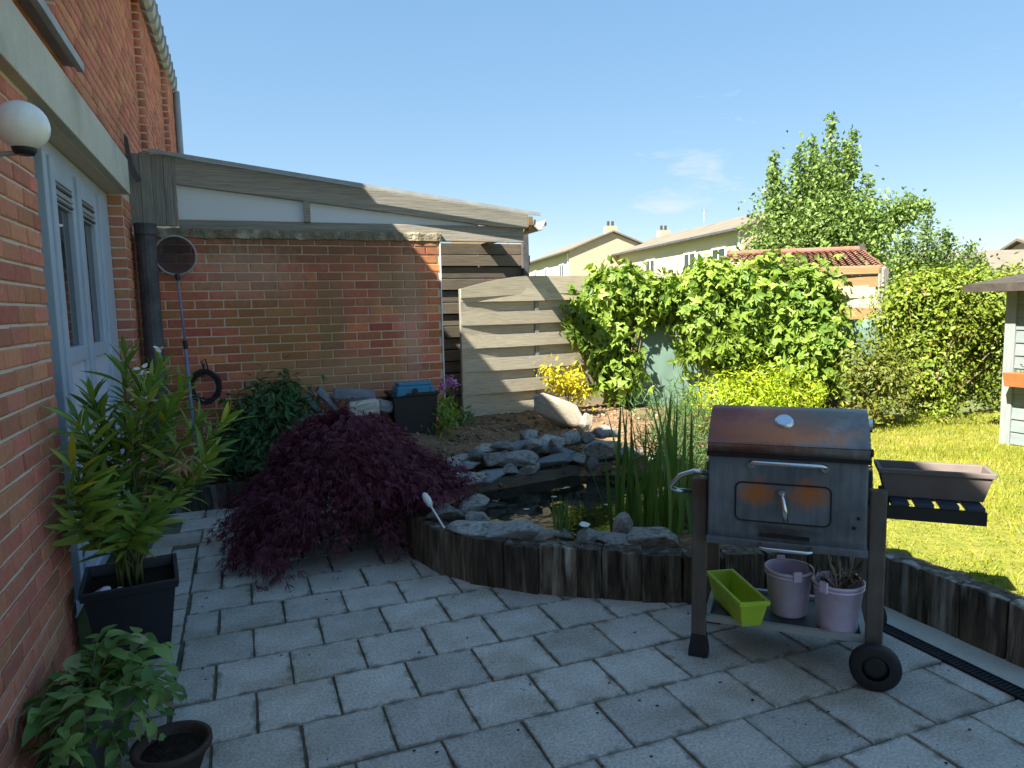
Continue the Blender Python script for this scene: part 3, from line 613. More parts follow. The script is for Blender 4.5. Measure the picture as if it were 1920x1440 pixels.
# slatted screen behind, under the canopy
ss = empty('slatted_screen', (2.10, 8.0, 0), 0, 'brown horizontal slat screen under the right end of the canopy', 'screen')
M['slatbrown'] = pm('brown_slat', (.10,.08,.06), (.26,.21,.155), scale=6, rough=.9, bump=.5, rnd=.2, stretch=(.9,30,60), space='obj', spec=.2)
sm_ = MB().box(0,1.22,0,.018,0,.125).mesh('slat', M['slatbrown'], bevel=.003, seg=1)
for k in range(15): link('slat', sm_, ss, (0, -.035 if k % 2 else 0, .25+k*.138), (R(3), 0, 0))
for x in (0, .62, 1.2): MB().box(x-.03,x+.03,.02,.07,0,2.36).build('batten', M['woodz'], ss)
MB().box(-.6,1.2,.08,.1,.1,2.3).build('backing_sheet', M['blackm'], ss)

# ---------------------------------------------------------------- woven fences
def woven(P0, P1, z0, z1, label, arch=False, mats=None, batten=.44, pitch=.127, group=None):
    P0 = Vector((*P0, z0)); P1 = Vector((*P1, z0)); d = P1-P0; L = d.length; a = math.atan2(d.y, d.x)
    t = empty('woven_fence', P0, a, label, 'fence', group)
    mats = mats or ['wood']; H = z1-z0
    bms = []
    for sgn in (-1, 1):
        for mk in mats:
            b = MB(); n = 12; h = .142; th = .011; vs = []
            for i in range(n+1):
                x = L*i/n; y = sgn*.024*math.sin(math.pi*min(1, (x/L)/.88+.02))
                lift = random.uniform(-.004,.004)
                vs += [(x, y-th/2, lift), (x, y+th/2, lift), (x, y+th/2, h+lift), (x, y-th/2, h+lift)]
            fs = [(0,1,2,3), (4*n+3,4*n+2,4*n+1,4*n)]
            for i in range(n):
                for j in range(4): fs.append((4*i+j, 4*i+4+j, 4*i+4+(j+1) % 4, 4*i+(j+1) % 4))
            bms.append((sgn, mk, b.add(vs, fs).mesh('board', M[mk])))
    k = 0; z = .02
    while z+.14 < H-.10:
        sgn = -1 if k % 2 == 0 else 1; mk = mats[(k*7//2) % len(mats)]
        me = [q for q in bms if q[0] == sgn and q[1] == mk][0][2]
        link('board', me, t, (0, 0, z), (random.uniform(-.02,.02), random.uniform(-.003,.003), 0)); k += 1; z += pitch
    if arch:
        poly = [(0,H-.24)]; 
        for i in range(9): s = i/8; poly.append((L*.42*s, H-.14+.14*math.sin(s*math.pi/2)))
        poly += [(L,H+.0),(L,H-.20),(L*.42,H-.20)]
        MB().prism(poly, -.028, -.006).build('top_board', M[mats[0]], t)
    else: MB().box(0,L,-.03,.03,H-.10,H).build('top_rail', M[mats[0]], t, bevel=.004, seg=1)
    hl = H-.14 if arch else H-.02
    MB().box(-.005,.035,.002,.035,0,hl).build('stile', M['woodz'], t, bevel=.004, seg=1); MB().box(L-.03,L,-.03,.03,0,H-.02).build('stile', M['woodz'], t, bevel=.004, seg=1)
    MB().box(L*batten-.025,L*batten+.025,-.006,.012,0,H-.12).build('batten', M['woodz'], t, bevel=.003, seg=1)
    return t
woven((2.23,7.32),(4.36,7.56), .33, 1.90, 'weathered grey woven fence panel with rounded top corner beside the brick wall', arch=True)
woven((4.41,7.56),(5.90,7.02), .28, 1.93, 'woven fence panel mostly hidden behind the climbing hop', mats=['wood','neww'], batten=.5)
woven((5.94,7.0),(7.10,6.28), .28, 1.95, 'ochre brown woven fence panel between the hop and the hedge', mats=['neww','wood'], batten=.5)
for (x, y, lb) in ((4.385,7.60,'grey fence post behind the left lobe of the climbing hop'),(5.92,7.05,'fence post hidden behind the thick of the climbing hop'),(7.13,6.26,'grey fence post at the hedge end of the ochre panel')):
    tag(MB().box(x-.035,x+.035,y-.035,y+.035,0,1.9).prism([(x-.035,1.9),(x+.035,1.9),(x,1.93)], y-.035, y+.035).build('fence_post', M['woodz']), lb, 'post')
# green netting stretched in front of the fence
def netting(A, B, z0, z1, label, seed):
    rr = random.Random(seed); b = MB(); n, k = 18, 10; vs = []; A = Vector(A); B = Vector(B); nn = Vector((-(B-A).y, (B-A).x)).normalized()
    for i in range(n+1):
        for j in range(k+1):
            s = i/n; p = A.lerp(B, s)+nn*(.03*math.sin(s*9+j*.5+seed)+rr.uniform(-.008,.008))
            vs.append((p.x, p.y, z0+(z1-z0)*j/k+(.03*math.sin(s*7+seed) if j == k else 0)))
    fs = [(i*(k+1)+j, (i+1)*(k+1)+j, (i+1)*(k+1)+j+1, i*(k+1)+j+1) for i in range(n) for j in range(k)]
    b.add(vs, fs); o = b.build('green_netting', M['greennet'], smooth=True)
    sd = o.modifiers.new('thickness', 'SOLIDIFY'); sd.thickness = .003
    return tag(o, label, 'netting')
netting((4.25,7.18),(5.35,6.72), .30, 1.32, 'green shade netting in the gap under the climbing hop', 1)
netting((6.05,6.75),(7.05,6.05), .28, 1.30, 'green shade netting below the ochre fence panel by the hedge', 2)

# ---------------------------------------------------------------- raised bed, pond, lawn
POND = [(1.24,4.3),(1.32,3.95),(1.55,3.74),(1.95,3.53),(2.4,3.45),(2.75,3.6),(2.98,4.3),(2.9,4.9),(2.45,5.07),(1.5,4.88),(1.27,4.65)]
def inpoly(x, y, P):
    c = False; j = len(P)-1
    for i in range(len(P)):
        if (P[i][1] > y) != (P[j][1] > y) and x < (P[j][0]-P[i][0])*(y-P[i][1])/(P[j][1]-P[i][1])+P[i][0]: c = not c
        j = i
    return c
def pdist(x, y, P):
    m = 9
    for i in range(len(P)):
        a = Vector(P[i-1]); b_ = Vector(P[i]); ab = b_-a; t = max(0, min(1, (Vector((x,y))-a).dot(ab)/ab.length_squared)); m = min(m, (a+ab*t-Vector((x,y))).length)
    return m
def bed_h(x, y):
    h = .235
    if y > 4.9: h += .13*min(1, (y-4.9)/1.6)
    h += .30*math.exp(-((x-.95)/.65)**2-((y-6.3)/.45)**2)
    h += .10*math.exp(-((x-2.1)/.8)**2-((y-5.55)/.35)**2)
    if x < .9: h = max(.17, h-.05)
    d = pdist(x, y, POND)
    if inpoly(x, y, POND): h = h-.42*min(1, d/.12+.25)
    elif d < .1: h -= .06*(1-d/.1)
    return h
from mathutils import noise
vid = {}; V = []; F = []; st = .07
nx, ny = int((8.6+.76)/st), int((9.2-2.4)/st)
for i in range(nx+1):
    for j in range(ny+1):
        x, y = -.75+i*st, 2.45+j*st
        ok = in_bed(x, y) if x <= 2.96 else True
        if x > 2.96 and y < 2.62+(x-3.0)*.90: ok = False
        if y > 6.5 and x < 1.82: ok = False
        if not ok: continue
        vid[(i, j)] = len(V); nz_ = noise.noise((x*5, y*5, 0))*.018+noise.noise((x*17, y*17, 3))*.010
        V.append((x, y, bed_h(x, y)+nz_))
for (i, j) in list(vid):
    q = [(i,j),(i+1,j),(i+1,j+1),(i,j+1)]
    if all(k in vid for k in q): F.append(tuple(vid[k] for k in q))
tag(link('flower_bed', np_mesh('flower_bed', V, F, M['soil'], smooth=True)), 'brown earth of the raised bed round the pond and along the fence', 'bed', kind='structure')
sheet('pond_water', [(x*1.0, y) for x, y in POND], .175, M['water'], 'dark still water of the small garden pond', 'water')
# pebbly litter on the soil
V = []; F = []; A = []
for k in range(2000):
    x = random.uniform(1.0, 4.6); y = random.uniform(4.9, 7.6)
    if y > 7.2+(x-2.23)*.3 or (x < 1.8 and y > 6.4): continue
    s = random.choice((.006,.008,.011,.018,.03)); z = bed_h(x, y)+.004; b0 = len(V); rv_ = random.random()
    for (a, b_, c) in ((1,0,0),(-1,0,0),(0,1,0),(0,-1,0),(0,0,.7),(0,0,-.7)): V.append((x+a*s*random.uniform(.6,1.2), y+b_*s*random.uniform(.6,1.2), z+c*s)); A.append(rv_)
    F += [tuple(b0+i for i in q) for q in ((0,2,4),(2,1,4),(1,3,4),(3,0,4),(2,0,5),(1,2,5),(3,1,5),(0,3,5))]
tag(link('soil_litter', np_mesh('soil_litter', V, F, M['litter'], A)), 'small stones and clods strewn over the dry earth', 'gravel', kind='stuff')
# lawn
lawn = [(3.05,-3.0),(9.5,-3.0),(9.5,5.6),(6.2,5.55),(3.05,2.66)]
sheet('lawn', lawn, .245, M['grassg'], 'sunlit yellow-green lawn right of the sleepers', 'lawn')
n = 60000; X = RNG.uniform(3.1, 8.2, n); Y = RNG.uniform(.2, 5.6, n)
ok = (Y < 2.66+(X-3.05)*.917) & (Y > X*.28-.4); X = X[ok]; Y = Y[ok]; n = len(X)
hh = RNG.uniform(.018,.05, n)*(1+.5*np.sin(X*3.1)*np.cos(Y*2.3)); an = RNG.uniform(0, 2*np.pi, n); wd = RNG.uniform(.0025,.005, n); ln_ = RNG.normal(0, .018, (n, 2))
V = np.zeros((n, 3, 3)); V[:, 0] = np.stack([X-np.cos(an)*wd, Y-np.sin(an)*wd, np.full(n, .243)], 1); V[:, 1] = np.stack([X+np.cos(an)*wd, Y+np.sin(an)*wd, np.full(n, .243)], 1)
V[:, 2] = np.stack([X+ln_[:, 0], Y+ln_[:, 1], .243+hh], 1)
pat = np.array([.5+.75*noise.noise((a*1.5, b_*1.5, 4))+.45*noise.noise((a*5, b_*5, 1)) for a, b_ in zip(X, Y)])
rr_ = np.clip(RNG.random(n)*.45+pat*.55, 0, 1); V[:, 2, 2] -= np.clip(pat-.45, 0, 1)*.02
tag(link('grass', np_mesh('grass', V.reshape(-1, 3), np.arange(n*3).reshape(-1, 3), M['l_grass'], np.repeat(rr_, 3))), 'short sunlit grass blades covering the lawn', 'grass', kind='stuff')

# sleepers
def sleeper_mesh(w_, t_, h_, seed):
    rr = random.Random(seed); b = MB(); nx_, nz_ = 4, 5
    b.box(-w_/2, w_/2, 0, t_, -.05, h_)
    me = b.mesh('sleeper', M['sleeper'], bevel=.008, seg=2)
    bm = bmesh.new(); bm.from_mesh(me); bmesh.ops.subdivide_edges(bm, edges=[e for e in bm.edges if e.calc_length() > .06], cuts=2, use_grid_fill=True)
    for v in bm.verts:
        v.co += Vector((rr.uniform(-.003,.003), rr.uniform(-.004,.004), rr.uniform(-.005,.005)))
        if v.co.z > h_-.03: v.co.z += .005*math.sin(v.co.x*40+seed)
    bm.to_mesh(me); bm.free(); return me
SLM = [sleeper_mesh(wd_, .12, .262, 31+i) for i, wd_ in enumerate((.205, .205, .205, .125, .205))]
se = empty('sleeper_edging', (0, 0, 0), 0, 'curved retaining edge of dark upright timber sleepers round the pond and lawn', 'edging')
path = [(.86,6.0),(.87,5.2),(.89,4.6),(.92,4.25),(1.0,3.93),(1.16,3.65),(1.38,3.42),(1.66,3.22),(1.95,3.03),(2.25,2.88),(2.60,2.73),(2.955,2.60)]
path2 = [(2.965,2.56),(2.985,-.6)]
def walk(path, jit):
    segs = [(Vector(a), Vector(b_)) for a, b_ in zip(path[:-1], path[1:])]; tot = sum((b_-a).length for a, b_ in segs)
    def pt(s):
        for a, b_ in segs:
            l = (b_-a).length
            if s <= l: return a+(b_-a)*(s/l), (b_-a).normalized()
            s -= l
        return segs[-1][1], (segs[-1][1]-segs[-1][0]).normalized()
    s = 0; k = 0; seq = [0,1,2,0,4,2,0,3,1,3,4,2,1,0,2,3,4,1]
    while s < tot-.05:
        i = seq[k % len(seq)]; wd_ = .21 if i != 3 else .13
        p, d_ = pt(s+wd_/2); a = math.atan2(d_.y, d_.x)
        link('sleeper', SLM[i], se, (p.x, p.y, random.uniform(-.012,.010)*jit), (random.uniform(-.02,.02)*jit, random.uniform(-.012,.012)*jit, a+random.uniform(-.03,.03)*jit))
        s += wd_; k += 1
walk(path, 1); walk(path2, .3)
# low timber in front of the bed along the wall
tag(MB().box(-.75,.86,5.98,6.07,-.03,.19).build('bed_kerb', M['sleeper'], bevel=.01), 'low dark timber kerb of the bed in front of the brick wall', 'kerb')

# ---------------------------------------------------------------- stones
def stone_mesh(k, mat, flat=1.0, sub=2, rough=.22):
    rr = random.Random(k*7+1); bm = bmesh.new()
    for i in range(15):
        v = Vector((rr.gauss(0,1), rr.gauss(0,1), rr.gauss(0,1))).normalized()*rr.uniform(.82,1.08); bm.verts.new((v.x, v.y, v.z*flat))
    bmesh.ops.convex_hull(bm, input=bm.verts[:])
    for v in [v for v in bm.verts if not v.link_faces]: bm.verts.remove(v)
    bmesh.ops.dissolve_limit(bm, angle_limit=.35, verts=bm.verts[:], edges=bm.edges[:])
    bmesh.ops.bevel(bm, geom=bm.edges[:], offset=.10, segments=2, affect='EDGES', profile=.5, clamp_overlap=True)
    off = Vector((k*13.7, k*5.1, 2))
    bmesh.ops.triangulate(bm, faces=bm.faces[:])
    bmesh.ops.subdivide_edges(bm, edges=[e for e in bm.edges if e.calc_length() > .3], cuts=1)
    for v in bm.verts: v.co *= 1+noise.noise(v.co*2.3+off)*rough*.5+noise.noise(v.co*6+off)*rough*.18
    bmesh.ops.recalc_face_normals(bm, faces=bm.faces[:])
    me = bpy.data.meshes.new('stone'); bm.to_mesh(me); bm.free(); me.materials.append(mat); return me
ST = [stone_mesh(k, M['stone']) for k in range(6)]; SL_ = [stone_mesh(20+k, M['slate'], .8) for k in range(3)]
def stone(i, pos, s, label, rot=None, meshes=ST, group=None, name='stone', cat='stone'):
    o = link(name, meshes[i % len(meshes)], None, pos, rot or (random.uniform(-.3,.3), random.uniform(-.3,.3), random.uniform(0,6)), s)
    return tag(o, label, cat, group)
G1 = 'grey stones along the front rim of the pond'
ORD = ['first','second','third','fourth','fifth','sixth','seventh','eighth','ninth','tenth','eleventh','twelfth','thirteenth','fourteenth','fifteenth','sixteenth','seventeenth','eighteenth','nineteenth','twentieth','twenty-first','twenty-second','twenty-third','twenty-fourth','twenty-fifth','twenty-sixth','twenty-seventh','twenty-eighth','twenty-ninth','thirtieth']
def scr(x, y, z=.3):
    v = Vector((x, y, z-EYE)); return v.dot(rt)/v.dot(fw)
FR = [(1.10,4.08,.20,.13,.075,.9),(1.17,3.79,.21,.15,.055,2.4),(1.34,3.60,.20,.13,.06,2.7),(1.30,4.24,.14,.11,.06,.3),(1.50,3.49,.10,.07,.045,2.5),(1.71,3.37,.10,.09,.05,.8),(1.84,3.27,.15,.09,.035,2.6),(2.00,3.19,.17,.09,.06,2.6),(1.97,3.42,.12,.08,.075,1.2),(1.60,3.43,.07,.06,.04,1),(1.25,3.93,.15,.11,.05,2.0)]
FR.sort(key=lambda q: scr(q[0], q[1]))
for i, (x, y, sx, sy, sz, rot) in enumerate(FR):
    stone(i, (x+.03, y+.045, .255+sz*.30), (sx, sy, sz*1.15), 'pale grey stone, '+ORD[i]+' from the left along the front pond rim', (random.uniform(-.25,.25), random.uniform(-.25,.25), rot), group=G1)
tag(link('stone', stone_mesh(44, M['white'], .8), None, (1.74,3.45,.33), (0,0,.4), (.05,.03,.022)), 'small white rounded stone on the front pond rim', 'stone')
G2 = 'grey stones stacked behind the pond'
BK = [(1.50,4.93,.29,.14,.10,.05,.2),(1.72,4.97,.29,.16,.09,.06,.1),(1.58,5.08,.36,.10,.08,.05,.5),(1.76,5.10,.375,.13,.09,.055,.2),(1.98,5.08,.36,.16,.11,.075,2.7),(2.20,5.08,.32,.20,.10,.07,2.9),(2.05,5.24,.43,.11,.09,.07,.4),(2.28,5.25,.40,.12,.09,.06,.9),(2.44,5.20,.36,.12,.10,.08,.2),(2.56,5.32,.42,.10,.08,.09,.9),(2.78,5.14,.36,.17,.10,.09,.1),(3.0,5.08,.32,.15,.11,.08,.4),(1.80,5.30,.42,.14,.11,.04,.1),(1.52,5.25,.36,.16,.11,.04,.4),(2.40,5.40,.42,.13,.09,.05,.2),(1.36,5.02,.30,.12,.10,.05,.9),(3.2,4.9,.3,.13,.1,.08,.2),(2.62,5.05,.26,.06,.05,.10,.2)]
BK += [(1.44,5.10,.36,.09,.07,.045,.3),(1.66,5.16,.42,.09,.07,.045,1.1),(1.90,5.20,.45,.10,.07,.05,.2),(2.14,5.16,.45,.08,.07,.05,2.0),(2.33,5.12,.45,.09,.06,.045,.6),(2.50,5.10,.30,.08,.06,.05,.1),(2.68,5.24,.44,.09,.07,.06,1.3),(2.88,5.22,.46,.08,.07,.05,.4),(1.88,4.98,.30,.08,.06,.045,.9),(2.06,5.02,.29,.09,.06,.045,.1),(2.90,5.42,.44,.10,.08,.05,.5),(2.20,5.42,.47,.10,.08,.05,.2)]
BK.sort(key=lambda q: scr(q[0], q[1]))
for i, (x, y, z, sx, sy, sz, rot) in enumerate(BK):
    stone(i+2, (x, y, z), (sx*1.3, sy*1.2, sz*1.2), 'weathered grey stone, '+ORD[i]+' from the left in the rockery behind the pond', (random.uniform(-.2,.2), random.uniform(-.18,.18), rot), meshes=ST if i % 4 else SL_, group=G2)
stone(3, (2.92,6.28,.50), (.32,.13,.19), 'large pale boulder slab leaning in front of the woven fence', (.15, .50, -.2), name='boulder', cat='boulder', meshes=[stone_mesh(83, M['sand'], 1, 3, .2)])
stone(1, (3.02,5.95,.42), (.10,.08,.13), 'small upright tan stone below the leaning boulder', (.1,.3,.4), meshes=[stone_mesh(62, M['sand'])])
# slate pile by the wall
def slab(pos, dims, rot, label, mat='slate', cat='slab'):
    b = MB(); b.box(-dims[0]/2, dims[0]/2, -dims[1]/2, dims[1]/2, -dims[2]/2, dims[2]/2); me = b.mesh('stone_slab', M[mat], bevel=.012, seg=1)
    bm = bmesh.new(); bm.from_mesh(me)
    bmesh.ops.subdivide_edges(bm, edges=[e for e in bm.edges if e.calc_length() > .05], cuts=2, use_grid_fill=True)
    for v in bm.verts: v.co += Vector((random.uniform(-.006,.006), random.uniform(-.006,.006), random.uniform(-.003,.003)))
    bm.to_mesh(me); bm.free()
    return tag(link('stone_slab', me, None, pos, rot), label, cat)
slab((.545,6.20,.77), (.20,.10,.035), (R(30),R(58),R(10)), 'slate slab leaning at the left of the wall rock pile')
slab((.665,6.18,.80), (.24,.14,.04), (R(25),R(50),R(5)), 'middle leaning slate slab on the wall rock pile')
slab((.90,6.20,.82), (.36,.20,.045), (R(18),R(6),R(-4)), 'broad flat slate slab topping the wall rock pile')
slab((.95,6.05,.72), (.25,.10,.12), (R(4),R(-4),R(3)), 'pale grey squared block under the broad slate slab', 'concrete', 'block')
slab((1.13,6.10,.72), (.14,.12,.10), (R(4),R(14),R(20)), 'small dark block wedged between pale block and black tub', 'slate', 'block')
slab((.66,6.06,.60), (.30,.12,.03), (0,R(3),R(6)), 'thin pale plank-like stone low in the wall rock pile', 'sand')
slab((.60,6.12,.665), (.34,.16,.05), (0,R(2),R(-4)), 'dark flat stone beneath the leaning slates')
slab((.90,6.16,.62), (.40,.20,.08), (0,R(-2),R(3)), 'dark stone slab beneath the pale squared block')
slab((1.02,5.98,.58), (.26,.12,.10), (0,0,R(8)), 'rough grey stone at the foot of the wall rock pile')
# pond planks
for (a, b_, lb) in (((1.46,4.93),(2.53,5.10),'long wet grey plank along the back edge of the pond'),((2.66,5.08),(3.25,5.02),'shorter brown plank at the right back edge of the pond')):
    A = Vector((*a, 0)); B = Vector((*b_, 0)); L = (B-A).length
    tag(MB().box(0,L,-.02,.02,0,.085).build('plank', M['plank'], bevel=.004, seg=1, loc=(a[0], a[1], .175), rot=(0,0,math.atan2((B-A).y,(B-A).x))), lb, 'plank')
# floating leaves on the pond
for fi, (x, y, s) in enumerate(sorted(((1.75,4.35,.028),(2.05,4.55,.03),(2.25,4.75,.025),(1.62,4.1,.03),(2.3,4.2,.03),(1.9,4.05,.022)), key=lambda q: scr(q[0], q[1], .18))):
    b = MB(); b.add([(x+s*math.cos(t*.785)*random.uniform(.7,1.1), y+s*math.sin(t*.785)*random.uniform(.5,.9), .1785+random.uniform(0,.002)) for t in range(8)], [tuple(range(8))])
    o = b.build('floating_leaf', M['sand']); sd = o.modifiers.new('t', 'SOLIDIFY'); sd.thickness = .002
    tag(o, ORD[fi]+' from the left of the pale dead leaves floating on the pond', 'leaf', 'dead leaves floating on the pond')

# ---------------------------------------------------------------- foliage tools
def leaf_arrays(C, D, N, L, Wd, fold=.25):
    D = unit(D); S_ = unit(np.cross(D, N)); U = np.cross(S_, D); L = L[:, None]; Wd = Wd[:, None]
    base = C; mid = C+D*L*.45-U*Wd*fold; lf = C+D*L*.42-S_*Wd*.5; rg = C+D*L*.42+S_*Wd*.5; tip = C+D*L-U*L*.12
    V = np.stack([base, lf, tip, rg, mid], 1).reshape(-1, 3)
    k = np.arange(len(C))[:, None]*5
    F = np.concatenate([k+np.array([[0,4,1]]), k+np.array([[0,3,4]]), k+np.array([[1,4,2]]), k+np.array([[4,3,2]])], 0)
    return V, F
def leaf_part(name, C, D, N, L, Wd, mat, parent, rnd=None, stuff=False):
    V, F = leaf_arrays(C, D, N, L, Wd); rnd = RNG.random(len(C)) if rnd is None else rnd
    o = link(name, np_mesh(name, V, F, mat, np.repeat(rnd, 5)), parent)
    if stuff: o['kind'] = 'stuff'
    return o
def blob_leaves(blobs, n, L, Wd, clump=.12, ncl=None, inner=.6, droop=.4, zmin=None):
    """leaves gathered in clumps on and inside a union of ellipsoids; returns centre, direction, normal, sizes, random"""
    bl = np.array(blobs, float); ar = (bl[:, 3]*bl[:, 4]+bl[:, 4]*bl[:, 5]+bl[:, 3]*bl[:, 5]); pr_ = ar/ar.sum()
    ncl = ncl or max(8, n//28)
    bi = RNG.choice(len(bl), ncl, p=pr_); u = unit(RNG.normal(size=(ncl, 3))); rad = inner+(1.04-inner)*RNG.random(ncl)**.5
    cc = bl[bi, :3]+u*bl[bi, 3:]*rad[:, None]; cn = unit(u/bl[bi, 3:]); ctone = RNG.random(ncl)
    ci = RNG.integers(0, ncl, n); C = cc[ci]+RNG.normal(size=(n, 3))*clump; nn = unit(cn[ci]+RNG.normal(size=(n, 3))*.45)
    D = unit(np.cross(nn, RNG.normal(size=(n, 3)))+nn*.35+np.array([0, 0, -droop]))
    nn = unit(nn+np.array([0, 0, .35]))
    if zmin is not None:
        ok = C[:, 2] > zmin; C, D, nn, ci = C[ok], D[ok], nn[ok], ci[ok]
    m = len(C); rn = np.clip(.55*RNG.random(m)+.45*ctone[ci], 0, 1)
    return C, D, nn, (.42+.85*RNG.random(m)**.8)*L, (.42+.85*RNG.random(m)**.8)*RNG.uniform(.8,1.15,m)*Wd, rn, cc
def stems_part(name, base, tips, r0_, mat, parent, bend=.15, n=5):
    b = MB()
    for t in tips:
        a = Vector(base) if not callable(base) else Vector(base(t)); t = Vector(t); pts = []
        side = Vector((random.uniform(-1,1), random.uniform(-1,1), 0))*bend*(t-a).length
        for i in range(5):
            s = i/4; pts.append(a.lerp(t, s)+side*math.sin(math.pi*s)*.5+Vector((0,0,(t-a).length*.08*math.sin(math.pi*s))))
        b.tube(pts, [r0_*(1-.75*i/4) for i in range(5)], n)
    return b.build(name, mat, parent, smooth=True)
def shrub(name, label, cat, base, blobs, n, L, Wd, lm, clump=.1, inner=.55, nst=8, rst=.012, stem='twig', zmin=.2, ncl=None, group=None, droop=.4, lobed=False):
    t = empty(name, base, 0, label, cat, group); B_ = np.array([(b[0]-base[0], b[1]-base[1], b[2]-base[2], b[3], b[4], b[5]) for b in blobs])
    C, D, N_, L_, W_, rn, cc = blob_leaves(B_, n, L, Wd, clump, ncl, inner, droop, zmin-base[2])
    if lobed:
        D = unit(D); sd_ = unit(np.cross(D, N_)); k_ = len(C)
        leaf_part('foliage', np.concatenate([C, C, C]), np.concatenate([D, D*.75+sd_*.85, D*.75-sd_*.85]), np.concatenate([N_]*3), np.concatenate([L_, L_*.72, L_*.72]), np.concatenate([W_*.62, W_*.5, W_*.5]), M[lm], t, np.concatenate([rn]*3))
    else: leaf_part('foliage', C, D, N_, L_, W_, M[lm], t, rn)
    stems_part('stem', (0, 0, 0), [tuple(c) for c in cc[RNG.choice(len(cc), min(nst, len(cc)), replace=False)]], rst, M[stem], t)
    return t

# ---------------------------------------------------------------- weeping red maple
mp_t = empty('japanese_maple', (.62, 4.75, 0), 0, 'dark red weeping maple spilling over the patio beside the pond', 'maple')
br_ = MB(); C = []; D = []; N_ = []; rn = []
br_.tube([(.05,.1,0),(.02,.08,.25),(-.02,.05,.48),(-.03,.0,.66)], [.035,.03,.027,.018], 8)
rngm = random.Random(5)
for k in range(215):
    a = rngm.uniform(0, 2*math.pi); ca, sa = math.cos(a), math.sin(a)
    reach = (.74 if ca < 0 else .66)*(abs(ca)**1.2)+.52*(abs(sa)); reach *= rngm.uniform(.40, 1.05)
    top = .84-.34*(reach/.8)**2+rngm.uniform(-.12,.05); end = max(.06, top-reach*rngm.uniform(.45,.95)) if sa < .3 else max(.25, top-reach*.4)
    if ca > .4: end = max(end, .33+rngm.uniform(0,.14)); top = max(top, end+.03)
    if ca < -.2 and rngm.random() < .4: end = rngm.uniform(.05,.3)
    s0 = Vector((-.03+rngm.uniform(-.05,.05), rngm.uniform(-.05,.05), .55+rngm.uniform(-.1,.1)))
    pts = []
    for i in range(8):
        s = i/7; r_ = reach*s; zz = s0.z+(top-s0.z)*min(1, s*2.4) if s < .42 else top+(end-top)*((s-.42)/.58)**1.5
        pts.append(Vector((s0.x+ca*r_, s0.y+sa*r_+.03*math.sin(s*5+k), zz)))
    br_.tube(pts, [.007*(1-.85*i/7)+.0008 for i in range(8)], 4)
    tone = rngm.random()
    for i in range(2, 8):
        m = 44 if i > 3 else 24
        for j in range(m):
            p = pts[i].lerp(pts[max(0, i-1)], rngm.random()); C.append(p+Vector((rngm.gauss(0,.045), rngm.gauss(0,.045), rngm.gauss(0,.035))))
            dd = Vector((ca+rngm.gauss(0,.6), sa+rngm.gauss(0,.6), -.75+rngm.gauss(0,.45))); D.append(dd); N_.append(Vector((ca*.5+rngm.gauss(0,.5), sa*.5+rngm.gauss(0,.5), 1))); rn.append(.5*tone+.5*rngm.random())
C = np.array(C); D = np.array(D); N_ = np.array(N_); rn = np.array(rn); ok = C[:, 2] > .012; C, D, N_, rn = C[ok], D[ok], N_[ok], rn[ok]
# each feathery leaf: three narrow lobes
Cs = np.concatenate([C, C, C]); Ds = np.concatenate([D, unit(D)+unit(np.cross(D, N_))*.5, unit(D)-unit(np.cross(D, N_))*.5]); Ns = np.concatenate([N_]*3); rs_ = np.concatenate([rn]*3); m = len(Cs)
leaf_part('crown', Cs, Ds, Ns, RNG.uniform(.035,.075, m), RNG.uniform(.005,.0105, m), M['l_maple'], mp_t, rs_)
br_.build('branch', M['bark'], mp_t, smooth=True)

# ---------------------------------------------------------------- single-leaf plants
def blade_leaf(L, Wd, n, bend, fold, shape):
    """one leaf mesh along +X, base at the origin"""
    vs = []; fs = []
    for i in range(n+1):
        s = i/n; w_ = Wd*shape(s)/2; x = L*s; z = -bend*L*s*s
        vs += [(x, -w_, z+fold*w_), (x, 0, z), (x, w_, z+fold*w_)]
    for i in range(n): fs += [(3*i, 3*i+3, 3*i+4, 3*i+1), (3*i+1, 3*i+4, 3*i+5, 3*i+2)]
    return vs, fs
def leaf_mesh(name, mat, *a):
    b = MB(); v, fs = blade_leaf(*a); b.add(v, fs); me = bpy.data.meshes.new(name); me.from_pydata(b.v, [], b.f); me.materials.append(mat)
    me.polygons.foreach_set('use_smooth', [True]*len(me.polygons)); return me
def orient(d_, n_=Vector((0,0,1)), twist=0):
    x = Vector(d_).normalized(); z = (n_-x*n_.dot(x))
    if z.length < .05: z = Vector((1,0,0))-x*x.x
    z.normalize(); y = z.cross(x); mm = Matrix((x, y, z)).transposed()
    return (mm @ Matrix.Rotation(twist, 3, 'X')).to_euler()
lance = lambda s: max(.03, math.sin(math.pi*min(1, s*.97+.03))**.8)
ovate = lambda s: max(.03, math.sin(math.pi*(s**.72))**.9)
OL = [leaf_mesh('leaf', M['l_ole'], l, .027, 5, bd, .35, lance) for l, bd in ((.155,.10),(.175,.22),(.14,.03),(.17,.35))]
